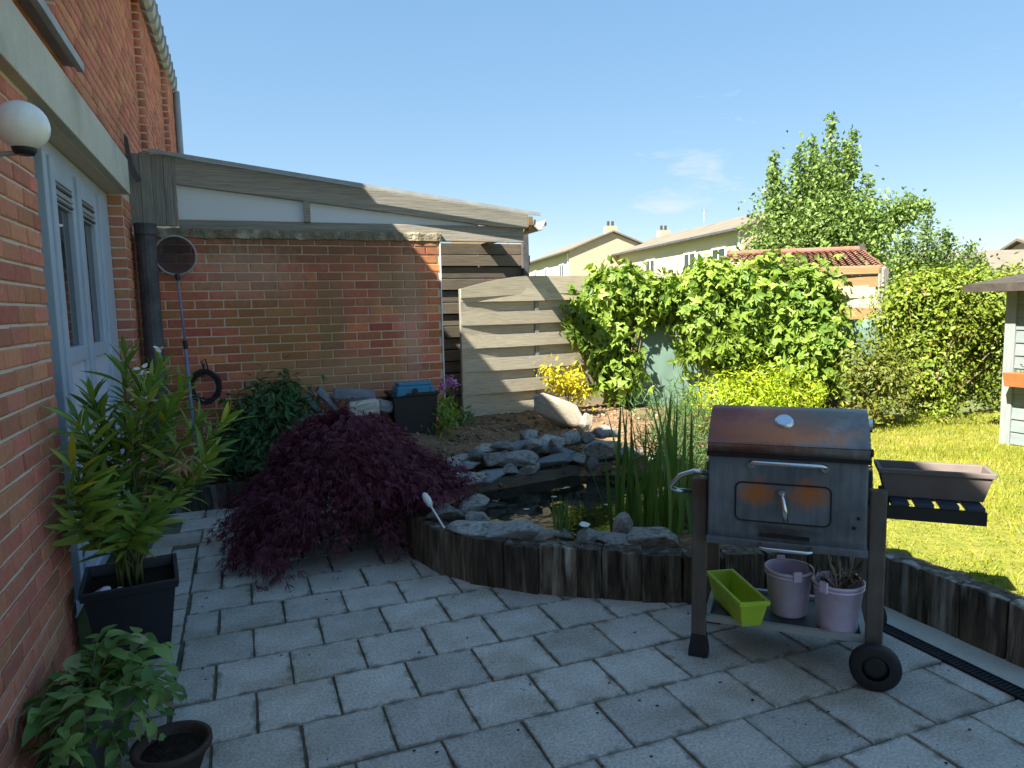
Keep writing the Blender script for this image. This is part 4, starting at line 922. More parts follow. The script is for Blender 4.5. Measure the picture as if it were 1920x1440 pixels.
class Leaves:
    """first 290 leaves are pieces of their own, the rest joined into one part"""
    def __init__(s_, parent, meshes, limit=290): s_.p = parent; s_.m = meshes; s_.n = 0; s_.V = []; s_.F = []; s_.A = []; s_.lim = limit; s_.src = [(np.array([v.co[:] for v in m.vertices]), [tuple(f.vertices) for f in m.polygons]) for m in meshes]
    def add(s_, i, loc, rot, sc, own=True):
        if own and s_.n < s_.lim: link('leaf', s_.m[i], s_.p, loc, rot, sc); s_.n += 1; return
        V0, F0 = s_.src[i]; Mt = np.array(rot.to_matrix()); b0 = len(s_.V); rv_ = random.random()
        for v in (V0*np.array(sc)) @ Mt.T+np.array(loc): s_.V.append(tuple(v)); s_.A.append(rv_)
        s_.F += [tuple(b0+k for k in q) for q in F0]
    def done(s_, name):
        if s_.V: link(name, np_mesh(name, s_.V, s_.F, s_.m[0].materials[0], s_.A, smooth=True), s_.p)['kind'] = 'stuff'
# square anthracite pot with oleander
pot = empty('square_pot', (-.535, 3.56, 0), R(6), 'tall black square plastic pot by the house wall', 'pot')
q = MB()
def ring4(h, z): return [(-h,-h,z),(h,-h,z),(h,h,z),(-h,h,z)]
lv = [ring4(.135,0), ring4(.178,.335), ring4(.19,.335), ring4(.196,.375), ring4(.178,.375), ring4(.170,.33)]
vs = sum(lv, []); fs = [(3,2,1,0)]
for i in range(len(lv)-1):
    for j in range(4): fs.append((4*i+j, 4*i+(j+1) % 4, 4*i+4+(j+1) % 4, 4*i+4+j))
q.add(vs, fs); q.build('pot_body', M['potblack'], pot, bevel=.004, seg=2)
MB().box(-.172,.172,-.172,.172,.30,.325).build('potting_soil', M['potsoil'], pot)
ol = empty('oleander', (-.54, 3.57, .32), 0, 'tall oleander with long narrow leaves in the black square pot', 'oleander')
OLE = [(-0.66,3.729,1.181),(-0.70,3.568,0.955),(-0.72,3.663,0.983),(-0.70,3.455,0.862),(-0.69,3.751,0.889),(-0.516,3.785,1.367),(-0.393,3.508,1.245),(-0.381,3.889,1.316),(-0.268,3.726,1.217),(-0.206,3.47,1.067),(-0.083,3.53,1.061),(-0.153,3.327,0.941),(-0.562,3.596,0.979),(-0.572,3.363,0.801),(-0.524,3.771,0.762),(-0.414,3.345,0.704),(-0.70,3.419,0.613),(-0.456,3.25,0.666),(-0.375,3.85,0.999)]
ro = random.Random(3); base = Vector((-.54,3.57,.32)); LV = Leaves(ol, OL)
OLE += [(-.66,3.22,.95),(-.67,3.15,.86),(-.64,3.30,1.13),(-.65,3.2,.72),(-.60,3.60,1.10),(-.33,3.62,1.12),(-.25,3.45,.82),(-.48,3.50,1.08),(-.62,3.42,.74),(-.45,3.72,1.22)]
for k, tip in enumerate(OLE):
    tp = Vector(tip)-base; st_ = Vector((ro.uniform(-.05,.05), ro.uniform(-.05,.05), 0)); pts = []
    for i in range(8):
        s = i/7; pts.append(Vector((st_.x+(tp.x-st_.x)*s**1.5, st_.y+(tp.y-st_.y)*s**1.5, tp.z*s)))
    b = MB(); b.tube(pts, [.0075*(1-.6*i/7) for i in range(8)], 6); b.build('stem', M['gstem'], ol, smooth=True)
    dirn = (pts[-1]-pts[-2]).normalized(); nl = 28
    for j in range(nl):
        s = .58+.42*(j/(nl-1))**.7; ii = min(6, int(s*7)); p = pts[ii].lerp(pts[ii+1], s*7-ii); a = j*2.4+k
        sp = 1.25-.95*(j/(nl-1)); sd = Vector((math.cos(a), math.sin(a), 0)); dd = dirn*.75+sd*sp+Vector((0,0,-.15*sp))
        pw = base+p+dd.normalized()*.15
        if pw.x < -.745: dd.x = abs(dd.x)
        sc_ = ro.uniform(.75,1.12)*(1 if j < nl-3 else .75)
        LV.add(ro.randrange(4), p, orient(dd, dirn, ro.uniform(-.4,.4)), (sc_, sc_*ro.uniform(.85,1.25), sc_), j % 2 == 0)
LV.done('inner_leaves')
# dried flower remains and a few white blooms
DL = leaf_mesh('dried_leaf', M['l_dry'], .07, .014, 5, .8, .6, lance)
for k in range(26):
    p = Vector((-.27+ro.gauss(0,.05), 3.38+ro.gauss(0,.05), .90+ro.gauss(0,.035)))-base
    link('dried_leaf', DL, ol, p, orient((ro.gauss(0,1), ro.gauss(0,1), -.5+ro.gauss(0,.5)), twist=ro.uniform(-2,2)), (ro.uniform(.7,1.3),)*3)
PT = MB().add(*blade_leaf(.028, .022, 4, -.3, .2, ovate)).mesh('petal', M['petalw'], smooth=True)
for (x, y, z) in ((-.427,3.60,1.293),(-.367,3.75,1.379),(-.403,3.50,1.18)):
    for j in range(7):
        a = j*.9; link('petal', PT, ol, Vector((x, y, z))-base+Vector((ro.gauss(0,.006), ro.gauss(0,.006), ro.gauss(0,.01))), orient((math.cos(a), math.sin(a), ro.uniform(-.3,.6)), twist=ro.uniform(-.5,.5)), (1.1,)*3)
tag(link('stone', stone_mesh(71, M['lilac'], .8), None, (-.63,3.43,.355), (0,0,.4), (.042,.03,.025)), 'pale lilac pebble lying in the front of the oleander pot', 'stone')
tag(link('stone', stone_mesh(72, M['white'], .8), None, (-.562,3.42,.35), (0,0,1.4), (.022,.018,.018)), 'small white pebble lying in the front of the oleander pot', 'stone')

# low pot in the near corner
p2 = empty('round_pot', (-.57, 2.72, 0), 0, 'grey mauve round pot in the near left corner', 'pot')
MB().lathe([(.001,0),(.10,0),(.135,.20),(.148,.20),(.150,.235),(.132,.235),(.128,.19),(.001,.19)], 24).build('pot_body', M['greypot'], p2, smooth=False)
MB().lathe([(.127,.185),(.06,.20),(.001,.205)], 16).build('potting_soil', M['potsoil'], p2)
pl_ = empty('leafy_pot_plant', (-.57, 2.74, .2), 0, 'sprawling leafy green plant in the grey pot, near left corner', 'plant')
PLM = [leaf_mesh('leaf', M['l_pot'], .088, .044, 5, bd, .3, ovate) for bd in (.15,.35,.6)]
rp_ = random.Random(9); nleaf = 0; LP_ = Leaves(pl_, PLM)
for k in range(70):
    a = rp_.uniform(0, 6.283); ln__ = rp_.uniform(.12,.32); dx = math.cos(a)*ln__*(.62 if math.cos(a) < 0 else 1.0); dy = math.sin(a)*ln__*1.05
    if dx < -.16: dx = -.16
    hgt = rp_.uniform(.0,.17)+(0.07 if dy > .05 and dx > 0 else 0); droop = rp_.uniform(0,.22); pts = []
    for i in range(6):
        s = i/5; pts.append(Vector((dx*s, dy*s, hgt*math.sin(s*1.75)-droop*s*s)))
    MB().tube(pts, [.0035*(1-.5*i/5) for i in range(6)], 5).build('stem', M['gstem'], pl_, smooth=True)
    for j in range(8):
        s = .22+.78*j/7; ii = min(4, int(s*5)); p = pts[ii].lerp(pts[ii+1], s*5-ii); dirn = (pts[ii+1]-pts[ii]).normalized(); sd = dirn.cross(Vector((0,0,1))).normalized()*(1 if j % 2 else -1)
        dd = dirn*.5+sd*.8+Vector((rp_.gauss(0,.25), rp_.gauss(0,.25), rp_.gauss(.1,.3)))
        if p.x-.02 < -.15: dd.x = abs(dd.x)
        sc_ = rp_.uniform(.65,1.15); LP_.add(rp_.randrange(3), p, orient(dd, Vector((0,0,1)), rp_.uniform(-.5,.5)), (sc_,)*3, (j+k) % 2 == 0)
LP_.done('inner_leaves')
MB().tube([(-.15,-.02,.05),(-.17,-.18,.08),(-.15,-.30,.06)], .004, 5).build('dry_stalk', M['twig'], pl_)
bp_ = empty('brown_bowl', (-.30, 2.53, 0), 0, 'low dark brown bowl on the pavers at the bottom left', 'bowl')
MB().lathe([(.001,.0),(.085,.0),(.118,.085),(.128,.085),(.128,.105),(.112,.105),(.104,.085),(.09,.06),(.001,.055)], 26).build('bowl_body', M['brownpot'], bp_, smooth=True)
MB().lathe([(.10,.075),(.05,.083),(.001,.086)], 16).build('potting_soil', M['potsoil'], bp_)

# iris clump at the pond
IR = [leaf_mesh('blade', M['l_iris'], 1.0, w_, 9, bd, .25, lambda s: max(.05, (1-s**2.2)*(.75+.5*s))) for w_, bd in ((.029,.02),(.034,.08),(.027,.16),(.032,.30))]
ri = random.Random(21)
def blades(name, label, cat, base, spread, n, h0, h1, lean, grp=None, wscale=1):
    t = empty(name, base, 0, label, cat)
    for k in range(n):
        p = Vector((ri.gauss(0, spread), ri.gauss(0, spread), -.02)); a = ri.uniform(0, 6.283); le = abs(ri.gauss(0, lean)); h = ri.uniform(h0, h1)
        link('blade', IR[ri.randrange(4)], t, p, orient((math.cos(a)*le, math.sin(a)*le, 1), Vector((math.cos(a+ri.gauss(0,.9)), math.sin(a+ri.gauss(0,.9)), 0)), 0), (h, wscale*ri.uniform(.8,1.2), h))
    return t
blades('iris_clump', 'tall iris clump standing in the right front of the pond', 'iris', (2.27,3.42,.17), .12, 44, .50, .95, .13)
blades('iris_clump', 'thin tall iris shoots left of the main clump at the pond', 'iris', (2.10,3.62,.17), .07, 13, .50, .95, .13)
blades('grass_tuft', 'small bright green grass tuft growing on the front pond rim', 'grass tuft', (1.63,3.52,.27), .02, 16, .16,.27, .20, wscale=.45)
# feathery reeds behind the irises
shrub('feathery_reed', 'feathery green reed thicket between the pond and the barbecue', 'reed', (3.0,4.35,.22), [(3.0,4.35,.50,.30,.25,.32),(3.12,4.7,.62,.35,.25,.40),(2.85,4.15,.40,.22,.2,.22),(3.3,4.5,.5,.3,.3,.3)], 3600, .10, .008, 'l_reed', clump=.07, nst=40, rst=.005, stem='gstem', droop=-.8, inner=.3)

# ---------------------------------------------------------------- shrubs and climbers
shrub('peony_bush', 'dark green bush in front of the brick wall', 'bush', (.17,6.22,.2), [(.20,6.20,.68,.26,.2,.24),(-.0,6.18,.55,.2,.18,.25),(.36,6.22,.72,.2,.18,.22),(.18,6.12,.42,.28,.15,.2)], 2600, .095, .030, 'l_bush', clump=.07, nst=16, zmin=.2)
shrub('dark_shrub', 'low shadowed shrub at the corner behind the oleander', 'shrub', (-.12,6.25,.2), [(-.1,6.25,.36,.16,.12,.16)], 500, .07, .025, 'l_bush', clump=.06, nst=6)
shrub('hop_climber', 'big leafy climber covering the fence centre', 'climber', (5.2,6.95,.25),
      [(5.05,6.95,1.55,.30,.22,.36),(5.2,6.85,1.45,.45,.26,.50),(5.6,6.58,1.50,.42,.26,.48),(5.92,6.35,1.52,.30,.24,.42),(6.12,6.28,1.45,.22,.2,.42),(6.10,6.12,1.05,.18,.18,.3),(5.05,6.85,1.08,.28,.2,.30),(5.4,6.65,1.0,.32,.22,.32),(5.78,6.30,1.0,.28,.25,.42),(5.88,6.10,.70,.25,.22,.36)],
      8500, .115, .095, 'l_hop', clump=.10, inner=.62, nst=34, rst=.012, zmin=.55, lobed=True)
shrub('hop_climber', 'left lobe of leafy climber hanging over the grey woven panel', 'climber', (4.05,7.15,.3),
      [(4.10,7.22,1.70,.34,.16,.26),(4.34,7.15,1.56,.18,.14,.24),(3.93,7.18,1.18,.20,.12,.30),(4.0,7.12,.80,.20,.14,.26),(3.70,7.30,1.45,.16,.09,.14),(4.60,7.04,1.66,.20,.13,.15)], 2900, .115, .095, 'l_hop', clump=.09, inner=.5, nst=18, zmin=.42, lobed=True)
shrub('yellow_green_shrub', 'low bright yellow-green shrub in front of the climber', 'shrub', (4.55,5.45,.28), [(4.25,5.55,.58,.30,.25,.26),(4.55,5.40,.66,.32,.28,.27),(4.86,5.25,.62,.28,.25,.27),(4.5,5.3,.45,.4,.25,.2)], 7500, .055, .018, 'l_yel', clump=.06, inner=.6, nst=20, droop=.1, zmin=.25)
shrub('golden_shrub', 'small golden yellow shrub in front of the grey woven fence', 'shrub', (3.28,6.85,.34), [(3.22,6.80,.80,.17,.12,.12),(3.38,6.83,.66,.16,.12,.12),(3.08,6.78,.86,.10,.1,.08)], 700, .065, .030, 'l_gold', clump=.05, inner=.4, nst=9, rst=.006)
shrub('mixed_shrub', 'yellowish leafy bush beside the netting left of the hedge', 'bush', (5.95,5.30,.25), [(5.95,5.30,.62,.28,.25,.36),(5.85,5.35,.85,.22,.2,.22),(6.1,5.25,.8,.16,.16,.3)], 2600, .060, .030, 'l_bushr', clump=.07, nst=22, inner=.4, zmin=.22)
shrub('hedge', 'tall sunlit mixed hedge left of the pale shed', 'hedge', (7.0,5.55,.2),
      [(6.92,5.80,1.38,.30,.28,.44),(7.2,5.65,1.42,.40,.35,.40),(7.65,5.45,1.45,.45,.4,.40),(8.2,5.25,1.50,.5,.4,.38),(6.85,5.75,.80,.26,.26,.45),(7.05,5.55,.62,.3,.28,.42),(7.5,5.6,.9,.5,.3,.6),(8.1,5.5,.9,.5,.3,.6),(7.05,5.72,1.54,.30,.28,.28),(7.45,5.55,1.56,.32,.3,.27),(7.3,5.6,1.2,.4,.28,.4)],
      26000, .060, .034, 'l_hedge', clump=.075, inner=.55, nst=60, rst=.012, zmin=.22)
shrub('low_weed', 'low green weeds at the foot of the hedge', 'weeds', (7.0,5.05,.24), [(6.75,5.15,.30,.25,.1,.1),(7.2,4.95,.30,.3,.1,.1),(6.4,5.2,.28,.2,.1,.07)], 700, .05, .02, 'l_hedge', clump=.05, nst=6, rst=.004)
shrub('small_weed', 'small green weed at the foot of the grey woven fence', 'weed', (2.05,6.75,.34), [(2.05,6.75,.46,.10,.08,.10)], 160, .06, .022, 'l_bush', clump=.03, nst=6, rst=.004)
# pink phlox
ph = empty('phlox', (1.60,6.10,.45), 0, 'pink flowering phlox beside the blue pond filter box', 'flower')
B_ = np.array([(.0,.0,.12,.13,.09,.12),(.10,.05,.2,.1,.08,.12)]); C, D, N_, L_, W_, rn, cc = blob_leaves(B_, 420, .07, .022, .05, 20, .4, .2, 0)
leaf_part('foliage', C, D, N_, L_, W_, M['l_hop'], ph, rn)
heads = [(.20,.22,.44),(.17,.20,.40),(-.08,-.02,.20),(-.06,-.0,.16),(.12,.18,.37),(.24,.22,.40)]
stems_part('stem', (.05,.03,0), heads, .005, M['gstem'], ph)
for h in heads:
    C = np.array(h)+RNG.normal(size=(42, 3))*.022; D = RNG.normal(size=(42, 3)); leaf_part('flower_head', C, D, RNG.normal(size=(42, 3)), np.full(42, .028), np.full(42, .022), M['petal'], ph, stuff=True)

# ---------------------------------------------------------------- trees
def tree(name, label, base, H, trunk_h, limbs, n, L, Wd, lm, sig, shoots):
    t = empty(name, base, 0, label, 'tree'); b = MB(); b.tube([(0,0,0),(.05,.02,trunk_h*.5),(0,.03,trunk_h),(.03,0,H*.75)], [.13,.11,.09,.03], 8)
    b.build('trunk', M['bark'], t, smooth=True); CC = []; wt = []; lb = MB()
    for (x, y, z, r) in limbs:
        a = Vector((0,.02,trunk_h*random.uniform(.7,1.0))); e = Vector((x, y, z)); pts = [a.lerp(e, i/5)+Vector((0,0,-.12*math.sin(math.pi*i/5))) for i in range(6)]
        lb.tube(pts, [.045*(1-.8*i/5) for i in range(6)], 6)
        for j in range(26):
            s = random.random()**.6; p = a.lerp(e, .35+.65*s)+Vector((random.gauss(0,r*.55), random.gauss(0,r*.55), random.gauss(0,r*.5))); CC.append(p); wt.append(r)
    for (x, y, z0_, z1_) in shoots:
        lb.tube([(x*.8,y*.8,z0_-.4),(x,y,z0_),(x*1.03,y,z1_)], [.02,.012,.004], 5)
        for j in range(12): s = j/11; CC.append(Vector((x*(1+.03*s)+random.gauss(0,.05*(1.3-s)), y+random.gauss(0,.05*(1.3-s)), z0_+(z1_-z0_)*s))); wt.append(.10*(1.25-s))
    lb.build('limb', M['bark'], t, smooth=True)
    CC = np.array([tuple(c) for c in CC]); wt = np.array(wt); tone = RNG.random(len(CC)); pw_ = (wt+.05)/np.sum(wt+.05); ci = RNG.choice(len(CC), n, p=pw_)
    C = CC[ci]+RNG.normal(size=(n, 3))*np.minimum(sig, wt[ci]*.6+.02)[:, None]; D = RNG.normal(size=(n, 3))+np.array([0,0,-.3]); N_ = RNG.normal(size=(n, 3))*.7+np.array([0,0,.8])
    leaf_part('crown', C, D, N_, RNG.uniform(.7,1.2,n)*L, RNG.uniform(.7,1.2,n)*Wd, M[lm], t, np.clip(.5*RNG.random(n)+.5*tone[ci],0,1))
    return t
# camera-right and depth directions at the trees
cr_ = Vector((.934,-.358,0)); cf_ = Vector((.358,.934,0))
def lim(l): return [tuple(cr_*a+cf_*b_+Vector((0,0,z)))+(r,) for a, b_, z, r in l]
def sho(l): return [tuple((cr_*a+cf_*b_).xy)+(z0_, z1_) for a, b_, z0_, z1_ in l]
tree('garden_tree', 'leafy green tree with upright shoots behind the red tiled roof', (10.9,11.0,0), 5.0, 2.2,
     lim([(-.15,0,4.1,.36),(.05,.2,3.7,.42),(-.5,.1,3.3,.42),(-1.0,-.1,2.8,.38),(-.95,.2,3.5,.26),(.5,-.2,3.3,.36),(.35,.3,4.0,.28),(1.0,.1,3.2,.26),(1.45,0,3.35,.22),(-.3,-.5,2.9,.42),(.45,-.4,2.7,.36),(-.7,.5,2.6,.36),(.9,.3,2.6,.28),(-1.25,.1,2.45,.22),(.1,-.3,3.1,.40),(1.75,.1,3.35,.10)]),
     30000, .095, .062, 'l_tree', .19, sho([(.10,0,4.3,5.12),(-.25,.1,4.0,4.75),(-.95,.1,3.7,4.45),(-1.02,0,3.5,4.15),(.55,.1,3.9,4.85),(.35,-.1,4.0,4.6),(.85,.1,3.2,4.0),(-.5,0,3.7,4.55),(1.95,.1,3.3,3.45)]))
tree('small_tree', 'smaller dull green tree between the red roof and the hedge', (15.6,12.6,0), 3.6, 1.4,
     lim([(0,0,2.9,.34),(-.4,.1,2.6,.3),(.5,.1,2.5,.34),(.9,0,2.25,.3),(-.6,-.1,2.2,.34),(.3,-.3,2.1,.38),(1.2,.1,2.0,.26),(-.1,.2,1.8,.4),(.8,-.2,1.8,.36)]),
     12000, .10, .065, 'l_tree2', .2, sho([(.1,0,3.0,3.75),(-.4,0,2.7,3.2),(1.15,0,2.3,2.85),(.55,0,2.7,3.15),(1.5,.1,2.1,2.6)]))
tree('sapling', 'small sapling poking up behind the grey fence by the far houses', (11.2,29.5,0), 4.2, 2.0, lim([(0,0,3.5,.4),(.5,0,3.3,.3),(-.5,0,3.7,.3),(.2,0,3.0,.4)]), 900, .16, .10, 'l_tree', .2, sho([(.3,0,3.5,4.1)]))

# ---------------------------------------------------------------- red tiled outbuilding behind the fence
ob = empty('outbuilding', (8.05,11.05,0), math.atan2(-.53,.848), 'low outbuilding with red tiled roof and dark gable behind the fence', 'outbuilding')
LN = 2.75; HWd = 1.45; ez, rz_ = 1.98, 2.42
MB().box(.15,LN-.12,-HWd+.18,HWd-.18,-.05,1.98).build('wall', M['gable'], ob)
MB().prism([(-HWd+.18,1.98),(HWd-.18,1.98),(0,2.37)], LN-.20, LN-.14, 'x').build('gable', M['felt'], ob)
for s in (-1, 1):
    nx_, ny_ = 90, 14; V = []; F = []; A = []
    for j in range(ny_):
        for jj in (0, 1):
            sv = (j+jj)/ny_
            for i in range(nx_+1):
                x0_ = .45-.55*sv; x = x0_+(LN-x0_)*i/nx_; z = rz_+(ez-rz_)*sv+.014*math.sin(i*1.57)+(.022 if jj else 0.0); V.append((x, s*HWd*sv, z)); A.append(((i//4)*.37+j*.61) % 1)
        b0 = j*2*(nx_+1)
        for i in range(nx_): F.append((b0+i, b0+i+1, b0+nx_+1+i+1, b0+nx_+1+i))
    o = link('roof_tiles', np_mesh('roof_tiles', V, F, M['redtile'], A), ob); o['kind'] = 'stuff'
MB().tube([(.45,0,rz_+.02),(LN+.02,0,rz_+.02)], .06, 10).build('ridge', M['redtile'], ob)
for s in (-1, 1): MB().bar((LN,0,rz_-.02),(LN,s*HWd,ez-.02), .03, .10).build('bargeboard', M['redtile'], ob)
MB().prism([(-.10,2.36),(.10,2.36),(.06,2.53),(-.06,2.53)], LN-.05, LN+.04, 'x').build('ridge_end', M['felt'], ob)

# ---------------------------------------------------------------- far houses
def far_house(label, near, far, width, ez, rz_, wins, chim, wh=1.05):
    A = Vector(near); B = Vector(far); d_ = B-A; L = d_.length; a = math.atan2(d_.y, d_.x)-math.pi/2
    h = empty('terraced_house', (A.x, A.y, 0), a, label, 'house')   # local +y runs along the front, +x is depth
    MB().box(0,width,.02,L,-.1,ez).build('wall', M['render'], h)
    MB().prism([(0,ez+.002),(width,ez+.002),(width,-.1),(0,-.1)], -.03, .018).prism([(0,ez+.003),(width,ez+.003),(width/2,rz_-.05)], -.03, .02).build('gable', M['gable'], h)
    MB().prism([(-.35,ez-.12),(width/2,rz_),(width+.35,ez-.12),(width+.35,ez-.02),(width/2,rz_+.10),(-.35,ez-.02)], -.25, L+.2).build('roof', M['farroof'], h)
    MB().prism([(-.48,ez-.06),(-.48,ez-.16),(-.42,ez-.2),(-.36,ez-.16),(-.36,ez-.06)], -.25, L+.2).build('gutter', M['darkpipe'], h)
    MB().box(-.08,-.01,.05,.14,0,ez-.15).build('downpipe', M['white'], h)
    for (y, w_, z0_, hh_) in wins:
        fr_ = MB(); fr_.box(-.05,-.002,y,y+w_,z0_,z0_+.08); fr_.box(-.05,-.002,y,y+w_,z0_+hh_-.08,z0_+hh_); fr_.box(-.05,-.002,y,y+.08,z0_+.08,z0_+hh_-.08); fr_.box(-.05,-.002,y+w_-.08,y+w_,z0_+.08,z0_+hh_-.08); fr_.box(-.05,-.002,y+w_/2-.04,y+w_/2+.04,z0_+.08,z0_+hh_-.08)
        f_ = fr_.build('window', M['white'], h); MB().box(-.03,-.004,y+.08,y+w_-.08,z0_+.08,z0_+hh_-.08).build('pane', M['glass'], f_); MB().box(-.12,-.002,y-.08,y+w_+.08,z0_-.08,z0_-.002).build('sill', M['zinc'], f_)
    for (y, w_) in chim:
        c = MB(); c.box(width/2-.35,width/2+.35,y,y+w_,rz_-.3,rz_+.42).build('chimney', M['gable'], h); 
        for q in range(2): MB().lathe([(.10,rz_+.42),(.09,rz_+.75),(.06,rz_+.75)], 8, (width/2-.15+q*.3, y+w_/2, 0)).build('chimney_pot', M['felt'], h)
    return h
W2 = []
for k, y in enumerate((1.3, 4.3, 9.3, 13.0)): W2.append((y, 1.35, 2.75, 1.45)); W2.append((y, 1.15, .6, 1.2))
far_house('nearer cream terrace with grey roof seen over the climber', (21.53,26.62), (23.89,42.98), 7.0, 4.95, 6.1, W2, [(15.4,.7)])
far_house('farther cream terrace with tan gable left of the nearer one', (20.35,42.2), (22.6,54.6), 6.0, 5.15, 6.35, [(1.2,1.2,3.1,1.3),(5.6,1.2,3.1,1.3),(9.5,1.2,3.1,1.3)], [(.1,.7)])
far_house('pale house with brown roof at the far right above the hedge', (31.0,22.3), (45.0,14.6), 7.0, 2.75, 3.75, [(5,1.2,1.2,1.2)], [(8,.7)])
far_house('brown roofed house glimpsed between the two trees', (23.6,21.9), (28.0,19.5), 6.0, 2.3, 3.1, [(2,1,1.2,1)], [])
an_ = empty('aerial_mast', (9.4,29.0,0), 0, 'thin aerial mast behind the canopy gutter', 'aerial')
MB().tube([(0,0,0),(0,0,5.1)], .025, 6).build('pole', M['zinc'], an_); MB().bar((-.2,0,5.0),(.2,0,5.05), .02, .02).build('crossbar', M['zinc'], an_)
for k, (x, y, z) in enumerate(((24.9,34.0,6.1),(25.0,27.6,6.1))):
    q = empty('roof_aerial', (x, y, z), 0, ('small aerial halfway along the nearer terrace ridge','small aerial on the near end of the terrace ridge')[k], 'aerial')
    MB().tube([(0,0,0),(0,0,.75)], .03, 6).build('pole', M['zinc'], q); MB().bar((-.3,0,.7),(.3,0,.7), .04, .04).build('crossbar', M['zinc'], q)

# ---------------------------------------------------------------- pale shed at the right
sh = empty('garden_shed', (6.3, 4.24, .25), 0, 'pale blue-grey boarded shed with dark felt roof at the right edge', 'shed')
MB().box(.012,2.0,-3.0,-.012,-.05,1.40).build('wall', M['shed'], sh)
bd = MB().prism([(0,0),(-.016,.004),(-.005,.112),(0,.112)], -2.99, -.09).mesh('weatherboard', M['shed'])
for k in range(12): link('weatherboard', bd, sh, (.012, 0, .0+k*.112))
M['shedw'] = pm('pale_shed_trim', (.19,.22,.225), (.24,.265,.27), scale=5, rough=.7, bump=.3, rnd=.03, stretch=(8,8,1))
MB().box(-.02,.03,-.09,.0,-.03,1.385).build('corner_board', M['shedw'], sh, bevel=.004)
MB().prism([(-.24,1.375),(-.24,1.41),(1.2,1.60),(2.4,1.41),(2.4,1.375),(1.2,1.55)], -3.2, .22).build('roof', M['felt'], sh)
MB().prism([(-.255,1.345),(-.255,1.415),(-.238,1.415),(-.238,1.345)], -3.2, .23).build('fascia', M['felt'], sh)
wf = MB(); wf.box(-.025,-.001,-.80,-.20,.62,.68); wf.box(-.025,-.001,-.80,-.20,1.2,1.26); wf.box(-.025,-.001,-.26,-.20,.68,1.2); wf.box(-.025,-.001,-.80,-.74,.68,1.2)
wo = wf.build('window', M['shedw'], sh); MB().box(-.014,-.008,-.74,-.26,.68,1.2).build('pane', M['glass'], wo)
wb_ = empty('window_box', (6.19, 3.70, .78), 0, 'orange terracotta window box fixed on the pale shed', 'planter')
MB().prism([(-.055,0),(.06,0),(.08,.10),(.085,.12),(-.085,.12),(-.08,.10)], -.5, .42).build('box_body', M['orange'], wb_, bevel=.004)
shrub('box_seedling', 'tiny dark seedling in the orange window box', 'plant', (6.18,3.98,.88), [(6.18,3.98,.93,.04,.06,.03)], 60, .04, .015, 'l_bush', clump=.02, nst=4, rst=.002, zmin=.85)

# ---------------------------------------------------------------- small things by the wall
pn = empty('pond_net', (-.455, 6.42, 2.03), 0, 'round pond landing net hung head-up on the brick wall', 'net')
MB().tube([(.155*math.cos(t*.2618), -.02-.03*math.sin(t*.2618), .155*math.sin(t*.2618)) for t in range(24)], .008, 6, closed=True).build('hoop', M['zinc'], pn, smooth=True)
nb = MB(); vs = []; fs = []
for i in range(6):
    r_ = .153*(1-i/5*.985); y = -.02+.05*math.sin(i/5*1.57)
    for j in range(24): t = j*.2618; vs.append((r_*math.cos(t), y-.03*math.sin(t)*(1-i/5), r_*math.sin(t)))
for i in range(5):
    for j in range(24): fs.append((i*24+j, i*24+(j+1) % 24, (i+1)*24+(j+1) % 24, (i+1)*24+j))
nb.add(vs, fs).build('net_bag', M['pondnet'], pn, smooth=True)
MB().tube([(0,-.02,-.150),(.006,-.02,-.20)], .018, 8).build('socket', M['black'], pn)
MB().tube([(.004,-.02,-.18),(.028,-.05,-.72)], .0095, 8).build('pole', M['bluepole'], pn, smooth=True)
MB().tube([(.026,-.05,-.70),(.058,-.09,-1.80)], .014, 8).build('grip_pole', M['bluepole'], pn, smooth=True)
MB().tube([(.026,-.05,-.69),(.030,-.05,-.76)], .018, 8).build('clamp', M['black'], pn)
hz_ = empty('hose_coil', (-.30, 6.43, .97), 0, 'coiled black hose hanging on the brick wall above the oleander', 'hose')
for k in range(7):
    r_ = .10+random.uniform(-.012,.022); MB().tube([(r_*math.cos(t*.2618)+random.gauss(0,.004), -.03-.012*k*.5+random.gauss(0,.003), r_*1.15*math.sin(t*.2618)+random.gauss(0,.005)-.02) for t in range(24)], .0085, 6, closed=True).build('hose_loop', M['black'], hz_, smooth=True)
MB().tube([(0,.07,.16),(0,-.03,.155),(0,-.075,.11),(0,-.055,.085)], .006, 6).build('hook', M['black'], hz_)
MB().tube([(.0,-.03,.10),(-.015,-.04,.19),(.015,-.045,.21),(.03,-.04,.12)], .006, 6).build('hose_tail', M['black'], hz_)
tb = empty('black_tub', (1.40, 6.17, .40), 0, 'black pond filter tub against the brick wall', 'tub')
q = MB(); lv = [[(-.17,-.13,0),(.17,-.13,0),(.17,.13,0),(-.17,.13,0)],[(-.20,-.15,.40),(.20,-.15,.40),(.20,.15,.40),(-.20,.15,.40)],[(-.215,-.165,.40),(.215,-.165,.40),(.215,.165,.40),(-.215,.165,.40)],[(-.215,-.165,.43),(.215,-.165,.43),(.215,.165,.43),(-.215,.165,.43)]]
vs = sum(lv, []); fs = [(3,2,1,0),(12,13,14,15)]+[(4*i+j, 4*i+(j+1) % 4, 4*i+4+(j+1) % 4, 4*i+4+j) for i in range(3) for j in range(4)]
q.add(vs, fs).build('tub_body', M['black'], tb, bevel=.006)
MB().tube([(-.20,.05,.36),(-.32,.06,.37),(-.38,.10,.30)], .022, 8).build('inlet_hose', M['black'], tb, smooth=True)
bb_ = empty('filter_box', (1.40, 6.10, .80), R(3), 'blue plastic filter box with round knob on the black tub', 'box')
MB().prism([(-.18,.0),(.18,.0),(.165,.085),(-.165,.085)], -.09, .09).build('box_body', M['blue'], bb_, bevel=.012)
